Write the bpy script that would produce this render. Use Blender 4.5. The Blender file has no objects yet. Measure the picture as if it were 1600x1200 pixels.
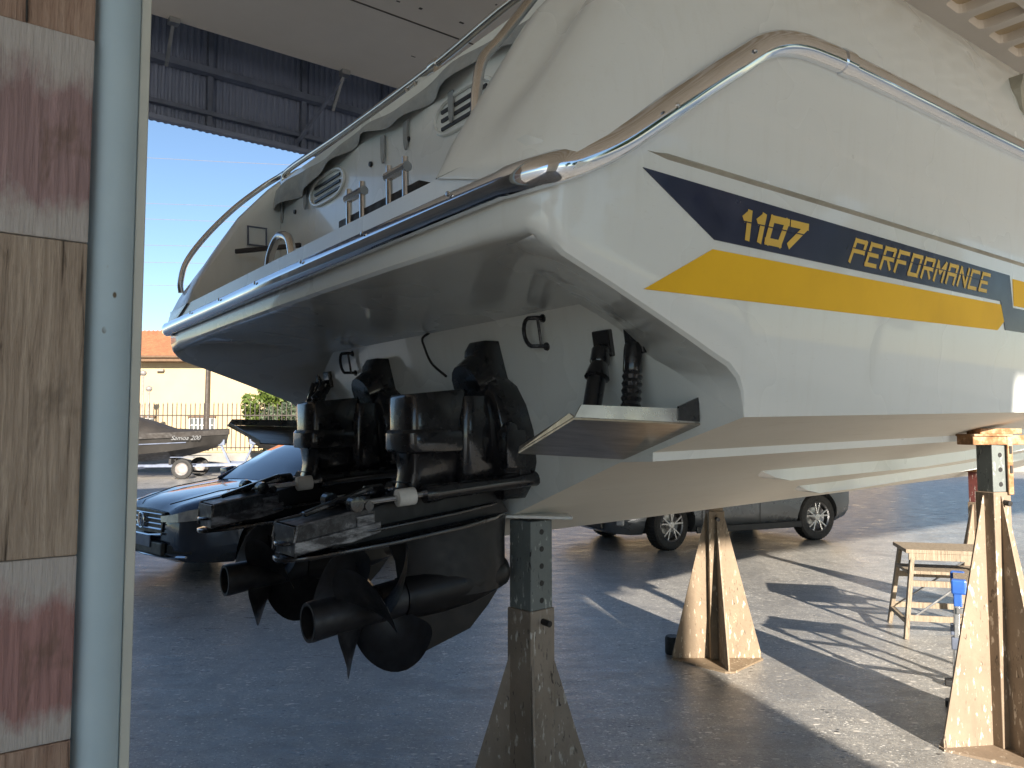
import bpy, bmesh, math, random
from mathutils import Vector, Matrix
random.seed(7)
R = math.radians
sc = bpy.context.scene
COL = sc.collection

# ------------------------------------------------------------------ camera, sky, sun, exposure
cam_d = bpy.data.cameras.new('camera'); cam = bpy.data.objects.new('camera', cam_d); COL.objects.link(cam)
cam.location = (0, 0, 1.6); cam.rotation_euler = (math.pi/2 + .062, 0, 0)
cam_d.sensor_width = 36; cam_d.lens = 27.0; cam_d.clip_start = .05; cam_d.clip_end = 2000
sc.camera = cam
SUN_AZ, SUN_EL = R(164), R(20.3)          # azimuth from +Y towards +X
w = bpy.data.worlds.new('World'); sc.world = w; w.use_nodes = True
nt = w.node_tree; nt.nodes.clear()
sky = nt.nodes.new('ShaderNodeTexSky'); sky.sky_type = 'NISHITA'; sky.sun_disc = False
sky.sun_elevation = SUN_EL; sky.sun_rotation = SUN_AZ; sky.air_density = 1.0; sky.dust_density = .05; sky.ozone_density = 2.2; sky.altitude = 800
bg = nt.nodes.new('ShaderNodeBackground'); bg.inputs[1].default_value = .058
wo = nt.nodes.new('ShaderNodeOutputWorld'); nt.links.new(sky.outputs[0], bg.inputs[0]); nt.links.new(bg.outputs[0], wo.inputs[0])
sun_d = bpy.data.lights.new('sun', 'SUN'); sun_d.energy = 4.6; sun_d.angle = R(.6); sun_d.color = (1, .90, .77)
sun = bpy.data.objects.new('sun', sun_d); COL.objects.link(sun)
SV = Vector((math.sin(SUN_AZ)*math.cos(SUN_EL), math.cos(SUN_AZ)*math.cos(SUN_EL), math.sin(SUN_EL)))
sun.rotation_euler = SV.to_track_quat('Z', 'Y').to_euler(); sun.location = SV*60
vs = sc.view_settings; vs.view_transform = 'Standard'; vs.look = 'None'; vs.exposure = 1.68; vs.gamma = 1

# ------------------------------------------------------------------ frame of the boat and of the shed (same axes)
TH, TAU = .924, .0223
O = Vector((-.2673, 3.8513, 1.0548))
F = Vector((math.sin(TH)*math.cos(TAU), math.cos(TH)*math.cos(TAU), math.sin(TAU)))
P = Vector((-math.cos(TH), math.sin(TH), 0))
Z = F.cross(P)
BM = Matrix(((F.x, P.x, Z.x, O.x), (F.y, P.y, Z.y, O.y), (F.z, P.z, Z.z, O.z), (0, 0, 0, 1)))
FH = Vector((math.sin(TH), math.cos(TH), 0))
def shed(s, p, z):                       # shed axes: along the boat, across it, world height
    return Vector((O.x, O.y, 0)) + FH*s + P*p + Vector((0, 0, z))

# ------------------------------------------------------------------ materials
MATS = {}
class N:
    def __init__(s, name):
        s.m = bpy.data.materials.new(name); s.m.use_nodes = True; s.t = s.m.node_tree
        s.b = s.t.nodes['Principled BSDF']; s.i = s.b.inputs
        s.tc = s.t.nodes.new('ShaderNodeTexCoord'); MATS[name] = s.m
    def add(s, typ, **k):
        n = s.t.nodes.new('ShaderNode'+typ)
        for a, v in k.items():
            if a.startswith('i_'): n.inputs[a[2:].replace('_', ' ')].default_value = v
            else: setattr(n, a, v)
        return n
    def ln(s, a, b): s.t.links.new(a, b)
    def co(s, scale=(1, 1, 1), space='Object', rot=(0, 0, 0)):
        mp = s.add('Mapping'); mp.inputs['Scale'].default_value = scale; mp.inputs['Rotation'].default_value = rot
        s.ln(s.tc.outputs[space], mp.inputs[0]); return mp.outputs[0]
    def noise(s, scale, detail=4, rough=.6, co=None, dist=0):
        n = s.add('TexNoise', i_Scale=scale, i_Detail=detail, i_Roughness=rough, i_Distortion=dist)
        s.ln(co if co is not None else s.tc.outputs['Object'], n.inputs['Vector']); return n.outputs[0]
    def ramp(s, fac, stops):
        r = s.add('ValToRGB'); e = r.color_ramp.elements
        while len(e) < len(stops): e.new(.5)
        for q, (p, c) in zip(e, stops):
            q.position = p; q.color = (c, c, c, 1) if isinstance(c, (int, float)) else (*c, 1)
        s.ln(fac, r.inputs[0]); return r.outputs[0]
    def mix(s, fac, a, b, mode='MIX'):
        m = s.add('Mix', data_type='RGBA', blend_type=mode)
        for sock, v in ((m.inputs[0], fac), (m.inputs[6], a), (m.inputs[7], b)):
            if hasattr(v, 'links'): s.ln(v, sock)
            elif isinstance(v, (int, float)): sock.default_value = v
            else: sock.default_value = (*v, 1)
        return m.outputs[2]
    def col(s, v):
        if hasattr(v, 'links'): s.ln(v, s.i['Base Color'])
        else: s.i['Base Color'].default_value = (*v, 1)
    def rgh(s, v):
        if hasattr(v, 'links'): s.ln(v, s.i['Roughness'])
        else: s.i['Roughness'].default_value = v
    def bump(s, h, strength=.2, dist=.01):
        b = s.add('Bump', i_Strength=strength, i_Distance=dist); s.ln(h, b.inputs['Height']); s.ln(b.outputs[0], s.i['Normal'])
def simple(name, c, rough=.5, metal=0, var=.25, scale=6, coat=0, bump=0, spec=None):
    n = N(name); f = n.noise(scale, 5)
    a = tuple(x*(1-var) for x in c); b = tuple(min(1, x*(1+var)) for x in c)
    n.col(n.ramp(f, [(.3, a), (.7, b)]))
    n.rgh(n.ramp(n.noise(scale*2.3, 4), [(.25, max(0, rough*(1-.35))), (.75, min(1, rough*(1+.3)))]))
    n.i['Metallic'].default_value = metal
    if coat: n.i['Coat Weight'].default_value = coat; n.i['Coat Roughness'].default_value = .04
    if bump: n.bump(n.noise(scale*9, 5), bump, .004)
    return n.m
def M(name): return MATS[name]

n = N('gelcoat')                                   # aged white hull
c_g = (n.mix(n.ramp(n.noise(.8, 3, .5), [(.35, 0), (.75, .6)]), (.79, .825, .815), (.74, .77, .755)))
dr_ = n.ramp(n.noise(7, 6, .7, n.co((2.2, 2.2, .22))), [(.52, 0), (.78, .22)]); c_g = n.mix(dr_, c_g, (.58, .575, .52))
sc2 = n.ramp(n.noise(55, 3, .6, n.co((.5, .5, 2.4), rot=(0, .5, 0))), [(.66, 0), (.72, .18)]); n.col(n.mix(sc2, c_g, (.5, .5, .47)))
n.rgh(n.ramp(n.noise(1.5, 3, .5), [(.3, .24), (.8, .34)])); n.i['Coat Weight'].default_value = .55; n.i['Coat Roughness'].default_value = .03
n = N('hull_bottom')                               # duller paint below the chine
c_b = n.mix(n.ramp(n.noise(1.3, 6, .65, n.co((.35, 1, 1))), [(.35, 0), (.7, 1)]), (.82, .79, .72), (.75, .715, .64))
n.col(n.mix(n.ramp(n.noise(22, 5, .8, n.co((.15, 1, 1))), [(.55, 0), (.75, .35)]), c_b, (.55, .51, .44)))
n.rgh(.72); n.i['Specular IOR Level'].default_value = .3
simple('gelcoat_shadowgap', (.36, .34, .28), .5)
n = N('chrome'); n.col((.70, .73, .78)); n.i['Metallic'].default_value = 1; n.rgh(n.ramp(n.noise(14, 5), [(.3, .05), (.8, .16)]))
simple('steel_rod', (.6, .6, .6), .22, 1, .15)
n = N('drive_black')
f = n.noise(30, 6, .7); n.col(n.ramp(f, [(.25, (.006, .006, .008)), (.62, (.014, .014, .017)), (.78, (.05, .05, .055))]))
n.rgh(n.ramp(n.noise(17, 5), [(.25, .12), (.75, .36)])); n.bump(n.noise(45, 4), .2, .002); n.i['Coat Weight'].default_value = .6; n.i['Coat Roughness'].default_value = .07
simple('gearcase_black', (.011, .011, .013), .42, 0, .4, 12)
MATS['gearcase_black'].node_tree.nodes['Principled BSDF'].inputs['Specular IOR Level'].default_value = .3
simple('prop_black', (.020, .021, .026), .48, .0, .5, 18)
n = N('worn_alloy')
sc_ = n.noise(13, 7, .75); n.col(n.ramp(sc_, [(.42, (.014, .014, .017)), (.56, (.06, .062, .07)), (.74, (.34, .35, .37))]))
n.i['Metallic'].default_value = .4; n.rgh(n.ramp(n.noise(20, 4), [(.3, .28), (.7, .5)]))
n = N('scuffed_alloy'); n.col(n.ramp(n.noise(16, 7, .75, n.co((.6, 1, 1.6))), [(.40, (.03, .03, .034)), (.52, (.16, .165, .18)), (.75, (.42, .43, .46))]))
n.i['Metallic'].default_value = .5; n.rgh(n.ramp(n.noise(20, 4), [(.3, .25), (.7, .5)]))
simple('bare_steel', (.55, .54, .52), .3, .9, .2, 5)
n = N('tab_steel')
n.col(n.ramp(n.noise(4, 6, .7, n.co((1, 6, 1))), [(.35, (.24, .20, .155)), (.6, (.40, .35, .29)), (.8, (.52, .48, .43))])); n.i['Metallic'].default_value = .85; n.rgh(.28)
simple('black_rubber', (.016, .016, .017), .62, 0, .3, 14, bump=.2)
simple('black_plastic', (.02, .02, .024), .4, 0, .3, 12)
simple('white_plastic', (.62, .62, .6), .45, 0, .15, 20)
simple('navy_decal', (.026, .030, .066), .22, 0, .2, 3)
n = N('yellow_decal'); n.col(n.mix(n.ramp(n.noise(2.5, 5), [(.4, 0), (.7, 1)]), (.92, .54, .012), (.82, .47, .010))); n.rgh(.45); n.i['Specular IOR Level'].default_value = .25
simple('letter_yellow', (.72, .47, .07), .4, 0, .1, 5)
n = N('cover_cloth'); n.col(n.ramp(n.noise(8, 6, .7), [(.3, (.27, .285, .295)), (.7, (.40, .415, .42))])); n.rgh(.85); n.bump(n.noise(14, 5), .5, .02)
simple('tarp_dark', (.026, .022, .019), .8, 0, .25, 3, bump=.3)
simple('hull_dark', (.022, .020, .018), .45, 0, .2, 3)
n = N('ground')
big = n.noise(.35, 6, .62); st = n.noise(1.6, 7, .7, n.co((1, 3.4, 1), rot=(0, 0, .5)))
base = n.mix(n.ramp(big, [(.3, 0), (.7, 1)]), (.27, .265, .255), (.385, .373, .345))
base = n.mix(n.ramp(st, [(.40, 0), (.62, .85)]), base, (.22, .216, .208))
base = n.mix(n.ramp(n.noise(11, 6, .75), [(.42, 0), (.68, .6)]), base, (.47, .45, .41))
base = n.mix(n.ramp(n.noise(46, 4, .8), [(.40, .75), (.52, 0)]), base, (.15, .147, .142))
for scl, thr, colr, sq in ((23, .41, (.80, .78, .72), 1.7), (9, .49, (.74, .70, .64), 2.4), (60, .43, (.85, .83, .78), 1.3), (13, .55, (.045, .043, .04), 1.5)):
    v = n.add('TexVoronoi', i_Scale=scl); n.ln(n.co((1, sq, 1), rot=(0, 0, scl)), v.inputs['Vector'])
    sp = n.mix(1, n.ramp(v.outputs['Distance'], [(.14, 1), (.22, 0)]), n.ramp(n.noise(scl*.27, 3), [(thr, 0), (thr+.05, 1)]), 'MULTIPLY')
    base = n.mix(sp, base, colr)
stn_ = n.ramp(n.noise(.9, 7, .68, n.co((1.6, .7, 1), rot=(0, 0, .9)), 1.2), [(.46, 0), (.60, .55)])
base = n.mix(stn_, base, (.17, .165, .158)); n.col(base)
n.rgh(n.ramp(n.noise(2.6, 7, .75, n.co((1, 2.5, 1))), [(.3, .20), (.7, .50)])); n.bump(n.noise(30, 6, .8), .5, .006)
simple('yard_asphalt', (.13, .125, .118), .8, 0, .25, .6, bump=.3)
n = N('roof_concrete')
n.col(n.mix(n.ramp(n.noise(.7, 6), [(.35, 0), (.75, 1)]), (.80, .74, .66), (.70, .64, .56))); n.rgh(.9); n.bump(n.noise(40, 5), .3, .004)
n = N('skylight_tan'); n.col(n.ramp(n.noise(3, 5), [(.3, (.40, .29, .15)), (.7, (.52, .40, .23))])); n.rgh(.55)
tr_ = n.add('BsdfTranslucent'); n.ln(n.ramp(n.noise(3, 5), [(.3, (.50, .45, .37)), (.7, (.60, .55, .47))]), tr_.inputs[0]); mx_ = n.add('MixShader'); mx_.inputs[0].default_value = .35
n.ln(n.b.outputs[0], mx_.inputs[1]); n.ln(tr_.outputs[0], mx_.inputs[2]); n.ln(mx_.outputs[0], n.t.nodes['Material Output'].inputs[0])
simple('seam_dark', (.10, .085, .07), .9)
n = N('corrugated'); n.col(n.ramp(n.noise(1.5, 6), [(.3, (.20, .24, .34)), (.7, (.27, .31, .42))])); n.rgh(.55); n.i['Metallic'].default_value = .3
simple('shed_steel', (.14, .165, .23), .55, .2, .25, 4)
n = N('column_paint')
c0 = n.ramp(n.noise(3, 6), [(.3, (.40, .54, .64)), (.7, (.47, .61, .70))])
v = n.add('TexVoronoi', i_Scale=21); n.ln(n.co((1, 1, .6)), v.inputs['Vector'])
chips = n.mix(1, n.ramp(v.outputs['Distance'], [(.07, 1), (.11, 0)]), n.ramp(n.noise(7, 3), [(.55, 0), (.62, 1)]), 'MULTIPLY')
n.col(n.mix(chips, c0, (.10, .075, .04))); n.rgh(.5); n.bump(n.noise(60, 4), .1, .002)
n = N('column_edge'); n.col(n.ramp(n.noise(5, 6), [(.3, (.50, .53, .50)), (.7, (.60, .62, .57))])); n.rgh(.5)
def woodmat(name, lo, hi, crack=(.05, .035, .025), stain=None):
    n = N(name)
    g = n.noise(9, 7, .65, n.co((9, 9, .55)), .6); fine = n.noise(40, 5, .7, n.co((9, 9, .5)))
    c = n.ramp(g, [(.28, crack), (.40, lo), (.68, hi)])
    c = n.mix(n.ramp(fine, [(.35, .35), (.6, 0)]), c, tuple(x*.55 for x in lo))
    if stain:
        sx = n.add('SeparateXYZ'); n.ln(n.tc.outputs['Generated'], sx.inputs[0])
        ad = n.add('Math', operation='ADD'); n.ln(sx.outputs[2], ad.inputs[0])
        nm = n.add('Math', operation='MULTIPLY_ADD'); n.ln(n.noise(7, 5, .7, n.co((2, 2, 1))), nm.inputs[0]); nm.inputs[1].default_value = .5; nm.inputs[2].default_value = -.25
        n.ln(nm.outputs[0], ad.inputs[1])
        k = n.ramp(ad.outputs[0], [(.10, 0), (.24, 1), (.66, 1), (.84, 0)])
        white = n.mix(n.ramp(fine, [(.3, .5), (.6, 0)]), (.50, .48, .47), (.33, .30, .29))
        c = n.mix(k, white, n.mix(n.ramp(g, [(.3, 0), (.7, 1)]), stain, tuple(x*1.7 for x in stain)))
    kn = n.ramp(n.noise(3.2, 4, .6, n.co((2.2, 2.2, .9)), 1.5), [(.60, 0), (.70, .55)])
    c = n.mix(kn, c, tuple(x*.5 for x in lo)); n.col(c); n.rgh(.85); n.bump(g, .9, .010)
woodmat('wood_plain', (.33, .265, .21), (.50, .42, .345))
woodmat('wood_plain_red', (.32, .21, .16), (.48, .355, .28))
woodmat('wood_stained', (.3, .2, .15), (.45, .36, .30), stain=(.23, .16, .165))
woodmat('wood_stained_red', (.3, .2, .15), (.45, .36, .30), stain=(.25, .145, .14))
woodmat('stool_wood', (.24, .19, .135), (.36, .30, .225))
def standmat(name, c, spot, light):
    n = N(name)
    b0 = n.ramp(n.noise(4, 6), [(.3, tuple(x*.8 for x in c)), (.7, tuple(min(1, x*1.15) for x in c))])
    k = n.mix(1, n.ramp(n.noise(58, 3, .6, n.co((1, 1, .3)), .6), [(.62, 0), (.65, 1)]), n.ramp(n.noise(5, 4, .7), [(.44, 0), (.60, 1)]), 'MULTIPLY')
    b1 = n.mix(k, b0, spot)
    b1 = n.mix(n.ramp(n.noise(3.5, 6, .7, n.co((3, 3, .5))), [(.5, 0), (.75, .3)]), b1, tuple(x*.5 for x in c))
    k2 = n.mix(1, n.ramp(n.noise(47, 3, .6, n.co((1, 1, .28), rot=(.3, .2, 1))), [(.60, 0), (.63, 1)]), n.ramp(n.noise(7, 4, .7), [(.44, 0), (.58, 1)]), 'MULTIPLY')
    n.col(n.mix(k2, b1, light)); n.rgh(.62); n.bump(n.noise(60, 5), .35, .004)
standmat('stand_brown', (.27, .225, .18), (.025, .022, .02), (.55, .53, .48))
standmat('stand_beige', (.21, .155, .10), (.06, .035, .02), (.5, .43, .32))
standmat('stand_pink', (.24, .182, .130), (.06, .045, .035), (.66, .58, .48))
standmat('stand_tube', (.15, .17, .165), (.02, .02, .022), (.5, .52, .48))
n = N('rust'); n.col(n.ramp(n.noise(11, 7, .7), [(.3, (.07, .035, .02)), (.5, (.28, .14, .06)), (.65, (.42, .33, .22)), (.8, (.55, .50, .42))])); n.rgh(.85); n.bump(n.noise(40, 5), .5, .006)
standmat('stand_maroon', (.16, .045, .04), (.03, .015, .01), (.5, .45, .4))
simple('car_navy', (.045, .055, .078), .2, .4, .2, 2, coat=1)
simple('car_grey', (.13, .14, .15), .3, .55, .15, 2, coat=.8)
simple('car_trim', (.012, .012, .013), .5)
n = N('car_glass'); n.col((.012, .016, .02)); n.rgh(.03); n.i['Coat Weight'].default_value = 1; n.i['Coat Roughness'].default_value = .01
n = N('lamp_glass'); n.col(n.ramp(n.noise(14, 4), [(.3, (.30, .31, .32)), (.7, (.55, .55, .54))])); n.rgh(.12); n.i['Coat Weight'].default_value = 1
simple('lamp_amber', (.55, .2, .05), .3)
simple('alloy_rim', (.55, .54, .53), .3, .8, .15)
simple('dark_rim', (.10, .10, .105), .35, .7, .2)
simple('tyre', (.022, .021, .02), .75, 0, .3, 20, bump=.3)
simple('render_yellow', (.43, .33, .20), .9, 0, .06, .4)
n = N('roof_tile'); n.col(n.ramp(n.noise(3, 6, .7), [(.3, (.27, .095, .045)), (.7, (.44, .18, .085))])); n.rgh(.85)
simple('eave_brown', (.14, .085, .05), .8)
simple('window_white', (.72, .70, .64), .6); simple('window_dark', (.10, .11, .11), .25)
simple('fence_iron', (.06, .05, .042), .7, .2)
simple('low_wall', (.24, .23, .21), .9, 0, .2, 2, bump=.3); simple('wall_cap', (.4, .3, .17), .9)
simple('bark', (.10, .075, .05), .9, 0, .3, 8, bump=.5)
def leafmat(name, a, b):
    n = N(name); n.col(n.ramp(n.noise(1.7, 5, .7), [(.3, a), (.7, b)])); n.rgh(.55)
    n.i['Transmission Weight'].default_value = 0
    tr = n.add('BsdfTranslucent'); tr.inputs[0].default_value = (*[min(1, x*1.6) for x in b], 1)
    mx = n.add('MixShader'); mx.inputs[0].default_value = .3
    out = n.t.nodes['Material Output']; n.ln(n.b.outputs[0], mx.inputs[1]); n.ln(tr.outputs[0], mx.inputs[2]); n.ln(mx.outputs[0], out.inputs[0])
leafmat('leaf_bright', (.06, .10, .018), (.15, .20, .035)); leafmat('leaf_grey', (.07, .10, .06), (.14, .18, .11)); leafmat('leaf_dark', (.03, .055, .016), (.07, .11, .03))
simple('galvanised', (.40, .41, .42), .4, .8, .2, 12); simple('blue_plastic', (.03, .11, .42), .4, 0, .2, 10); simple('orange_plastic', (.75, .30, .02), .5)
simple('lamp_grey', (.22, .20, .19), .6); simple('green_sheet', (.08, .30, .14), .6); simple('wire_black', (.02, .02, .02), .6)

# ------------------------------------------------------------------ mesh helpers
class MB:
    def __init__(s): s.v = []; s.f = []; s.mi = []; s.k = 0
    def add(s, vs, fs, k=None):
        o = len(s.v); s.v += [tuple(x) for x in vs]; s.f += [tuple(o+i for i in f) for f in fs]; s.mi += [s.k if k is None else k]*len(fs); return s
    def box(s, c, d, rot=None):
        x, y, z = (q/2 for q in d); c = Vector(c)
        vs = [Vector(q) for q in ((-x,-y,-z),(x,-y,-z),(x,y,-z),(-x,y,-z),(-x,-y,z),(x,-y,z),(x,y,z),(-x,y,z))]
        if rot is not None: vs = [rot @ q for q in vs]
        return s.add([c+q for q in vs], [(0,3,2,1),(4,5,6,7),(0,1,5,4),(1,2,6,5),(2,3,7,6),(3,0,4,7)])
    def bar(s, a, b, wd, ht, up=(0,0,1)):
        a, b = Vector(a), Vector(b); d = (b-a); L = d.length; d.normalize(); u = Vector(up)
        if abs(d.dot(u)) > .98: u = Vector((1,0,0))
        x = d.cross(u).normalized(); y = x.cross(d)
        return s.box((a+b)/2, (wd, L, ht), Matrix((x, d, y)).transposed())
    def rings(s, rings, cap=True, close=True):
        n_ = len(rings[0]); o = len(s.v); vs = [q for r in rings for q in r]; fs = []
        for i in range(len(rings)-1):
            for j in range(n_ if close else n_-1):
                a = i*n_+j; b = i*n_+(j+1) % n_; fs.append((a, b, b+n_, a+n_))
        if cap and close: fs.append(tuple(range(n_))[::-1]); fs.append(tuple(range((len(rings)-1)*n_, len(rings)*n_)))
        return s.add(vs, fs)
    def tube(s, pts, r, seg=8, cap=True, oval=None):
        pts = [Vector(p) for p in pts]; rr = []; u = None
        for i, p in enumerate(pts):
            d = ((pts[min(i+1, len(pts)-1)]-p).normalized()+(p-pts[max(i-1, 0)]).normalized()).normalized()
            if u is None:
                u = Vector((0,0,1)) if abs(d.z) < .9 else Vector((1,0,0))
            u = (u - d*u.dot(d)).normalized(); x = d.cross(u)
            ri = r[i] if isinstance(r, (list, tuple)) else r
            a, b = (ri, ri) if oval is None else (ri*oval[0], ri*oval[1])
            rr.append([p + x*(a*math.cos(t)) + u*(b*math.sin(t)) for t in [2*math.pi*j/seg for j in range(seg)]])
        return s.rings(rr, cap)
    def prism(s, poly, axis, a, b):             # extrude a 2-D polygon along an axis between a and b
        def mk(q, t):
            q = list(q); q.insert(axis, t); return q
        m = len(poly); vs = [mk(q, a) for q in poly]+[mk(q, b) for q in poly]
        return s.add(vs, [tuple(range(m))[::-1], tuple(range(m, 2*m))]+[(i, (i+1) % m, m+(i+1) % m, m+i) for i in range(m)])
    def lathe(s, prof, origin=(0,0,0), axis='y', seg=24, cap=False):
        rr = []
        for (r, h) in prof:
            ring = []
            for j in range(seg):
                t = 2*math.pi*j/seg; a, b = r*math.cos(t), r*math.sin(t)
                q = {'y': (a, h, b), 'x': (h, a, b), 'z': (a, b, h)}[axis]; ring.append(Vector(origin)+Vector(q))
            rr.append(ring)
        return s.rings(rr, cap)
    def build(s, name, mat, parent=None, smooth=35, bevel=0, seg=2, mesh_only=False):
        me = bpy.data.meshes.new(name); me.from_pydata(s.v, [], s.f)
        ms = mat if isinstance(mat, (list, tuple)) else [mat]
        for q in ms: me.materials.append(M(q) if isinstance(q, str) else q)
        if len(ms) > 1: me.polygons.foreach_set('material_index', s.mi)
        bm = bmesh.new(); bm.from_mesh(me); bmesh.ops.remove_doubles(bm, verts=bm.verts, dist=1e-5); bmesh.ops.recalc_face_normals(bm, faces=bm.faces)
        if bevel:
            es = [e for e in bm.edges if len(e.link_faces) == 2 and e.calc_face_angle(0) > R(30)]
            bmesh.ops.bevel(bm, geom=es, offset=bevel, segments=seg, profile=.5, affect='EDGES', clamp_overlap=True)
        bm.to_mesh(me); bm.free()
        if smooth:
            me.polygons.foreach_set('use_smooth', [True]*len(me.polygons)); me.set_sharp_from_angle(angle=R(smooth))
        if mesh_only: return me
        return link(name, me, parent)
def link(name, me, parent=None):
    o = bpy.data.objects.new(name, me); COL.objects.link(o)
    if parent is not None: o.parent = parent
    return o
def tag(o, label=None, cat=None, group=None, kind=None):
    for k, v_ in (('label', label), ('category', cat), ('group', group), ('kind', kind)):
        if v_: o[k] = v_
    return o
def thing(name, label, cat, loc=(0,0,0), rz=0, group=None, matrix=None):
    o = bpy.data.objects.new(name, None); COL.objects.link(o); o.empty_display_size = .1
    if matrix is not None: o.matrix_world = matrix
    else: o.location = loc; o.rotation_euler = (0, 0, rz)
    return tag(o, label, cat, group)
def dup(root, label, loc=None, rz=None):
    r = root.copy(); COL.objects.link(r); r['label'] = label
    if loc is not None: r.location = loc
    if rz is not None: r.rotation_euler = (0, 0, rz)
    for ch in root.children:
        c = ch.copy(); COL.objects.link(c); c.parent = r
        for g_ in ch.children:
            d = g_.copy(); COL.objects.link(d); d.parent = c
    return r
def lerp(x, tab):
    if x <= tab[0][0]: return tab[0][1]
    for (a, va), (b, vb) in zip(tab, tab[1:]):
        if x <= b: return va+(vb-va)*(x-a)/(b-a)
    return tab[-1][1]
def smoothpath(pts, n_=6):
    pts = [Vector(p) for p in pts]; out = []
    for i in range(len(pts)-1):
        p0, p1, p2, p3 = pts[max(i-1,0)], pts[i], pts[i+1], pts[min(i+2, len(pts)-1)]
        for k in range(n_):
            t = k/n_; out.append(.5*((2*p1)+(p2-p0)*t+(2*p0-5*p1+4*p2-p3)*t*t+(3*p1-p0-3*p2+p3)*t**3))
    return out+[pts[-1]]

# ------------------------------------------------------------------ ground
m = MB(); m.add([(-300,-300,0),(300,-300,0),(300,300,0),(-300,300,0)], [(0,1,2,3)])
tag(m.build('ground', 'ground', smooth=0), kind='structure', label='speckled grey polished concrete yard floor')

# ------------------------------------------------------------------ shed: roof, fascia, added light-blocking walls, column
SH = Matrix(((FH.x, P.x, 0, O.x), (FH.y, P.y, 0, O.y), (0, 0, 1, 0), (0, 0, 0, 1)))
roof = thing('shed_roof', 'beige concrete shed roof overhead with rounded tan skylight coffers', 'roof', matrix=SH)
ZR, PE, PB = 5.5, 4.35, -9.15
S0, S1 = -16, 22
cells = []
cw, cl = .34, .46
I0, I1, J1 = -26, 28, 17
for i in range(I0, I1):
    for j in range(J1): cells.append((3.74+i*.46, -.20-j*.50))
m = MB()
def rr_poly(x0, x1, y0, y1, r, k=3):
    out = []
    for cx, cy, a0 in ((x1-r, y0+r, -90), (x1-r, y1-r, 0), (x0+r, y1-r, 90), (x0+r, y0+r, 180)):
        for q in range(k+1):
            a = R(a0+90*q/k); out.append((cx+r*math.cos(a), cy+r*math.sin(a)))
    return out
cx0, cx1 = 3.74-.07+I0*.46, 3.74-.07+I1*.46; cy1, cy0 = -.20+.04, -.20+.04-J1*.50
for (x0, x1, y0, y1) in ((S0, cx0, PB, PE), (cx1, S1, PB, PE), (cx0, cx1, PB, cy0), (cx0, cx1, cy1, PE)):
    m.add([(x0,y0,ZR),(x1,y0,ZR),(x1,y1,ZR),(x0,y1,ZR)], [(0,1,2,3)])
for (x, y) in cells:
    hole = rr_poly(x, x+.32, y-.40, y, .06); X0, X1, Y0, Y1 = x-.07, x-.07+.46, y+.04-.50, y+.04
    outer = [(X1,Y0),(X1,Y1),(X0,Y1),(X0,Y0)]
    vs_ = [(a,b,ZR) for a,b in hole]+[(a,b,ZR) for a,b in outer]+[(a,b,ZR+.10) for a,b in hole]
    fs_ = []
    for q in range(4):
        h = [q*4+i for i in range(4)]
        fs_.append((16+q, *h[::-1])); fs_.append((16+q, h[3], (h[3]+1) % 16, 16+(q+1) % 4))
    for i in range(16): fs_.append((i, (i+1) % 16, 20+(i+1) % 16, 20+i))
    m.add(vs_, fs_)
for (x0, x1, y0, y1) in ((S0, cx0, PB, PE), (cx1, S1, PB, PE), (cx0, cx1, PB, cy0), (cx0, cx1, cy1, PE)): m.add([(x0,y0,ZR+.25),(x1,y0,ZR+.25),(x1,y1,ZR+.25),(x0,y1,ZR+.25)], [(0,1,2,3)])
for a, b in (((S0,PB),(S1,PB)), ((S1,PB),(S1,PE)), ((S1,PE),(S0,PE)), ((S0,PE),(S0,PB))):
    m.add([(*a,ZR),(*b,ZR),(*b,ZR+.25),(*a,ZR+.25)], [(0,1,2,3)])
m.build('slab', 'roof_concrete', roof, smooth=0)
pane = None; rest = MB()
for (x, y) in cells:
    if pane is None:
        mm = MB(); mm.box((0,0,0), (.34,.42,.01)); pane = mm.build('skylight_panel', 'skylight_tan', None, 0, mesh_only=True)
    if -.6 < x-3.74 < 5.6 and y > -4.5: o = link('skylight_panel', pane, roof); o.location = (x+.16, y-.20, ZR+.095)
    else: rest.box((x+.16, y-.20, ZR+.095), (.34,.42,.01))
tag(rest.build('unseen_fill_panels', 'skylight_tan', roof, 0), kind='stuff')  # unseen panels added beyond the visible coffers to let in fill light
for (pp, wd) in ((3.0, .018), (.9, .012)):
    mm = MB(); mm.box(((S0+S1)/2, pp, ZR-.002), (S1-S0, wd, .006)); mm.build('joint', 'seam_dark', roof, 0)
mm = MB()
for k in range(34):
    s_, p_ = random.uniform(.5, 4), random.uniform(1.2, 3.9)
    mm.box((s_, p_, ZR-.001), (random.uniform(.01, .05), random.uniform(.006, .03), .004))
tag(mm.build('paint_blister', 'seam_dark', roof, 0), kind='stuff')
# fascia of corrugated sheet hung beyond the slab's edge
fas = thing('corrugated_fascia', 'shaded grey corrugated metal fascia hanging below the beige roof edge', 'fascia', matrix=SH)
PF = 5.0; ZB, ZT = 4.74, 5.98
def corr(x0, x1):
    mm = MB(); xs = []; x = x0
    while x < x1-1e-6:
        xs += [(x, 0), (x+.022, 0), (x+.034, .02), (x+.056, .02)]; x += .068
    xs.append((x1, 0)); vs_ = []
    for (a, b) in xs: vs_ += [(a, PF+b, ZB), (a, PF+b, ZT)]
    mm.add(vs_, [(2*i, 2*i+2, 2*i+3, 2*i+1) for i in range(len(xs)-1)]); return mm
x = S0
while x < S1:
    corr(x, x+1.02).build('corrugated_sheet', 'corrugated', fas, 0); x += 1.02
for (zz, h, d_) in ((5.36, .07, .10), (4.92, .045, .06)):
    mm = MB(); mm.box(((S0+S1)/2, PF-.035-d_/2, zz), (S1-S0, d_, h)); mm.build('purlin', 'shed_steel', fas, 0)
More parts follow.
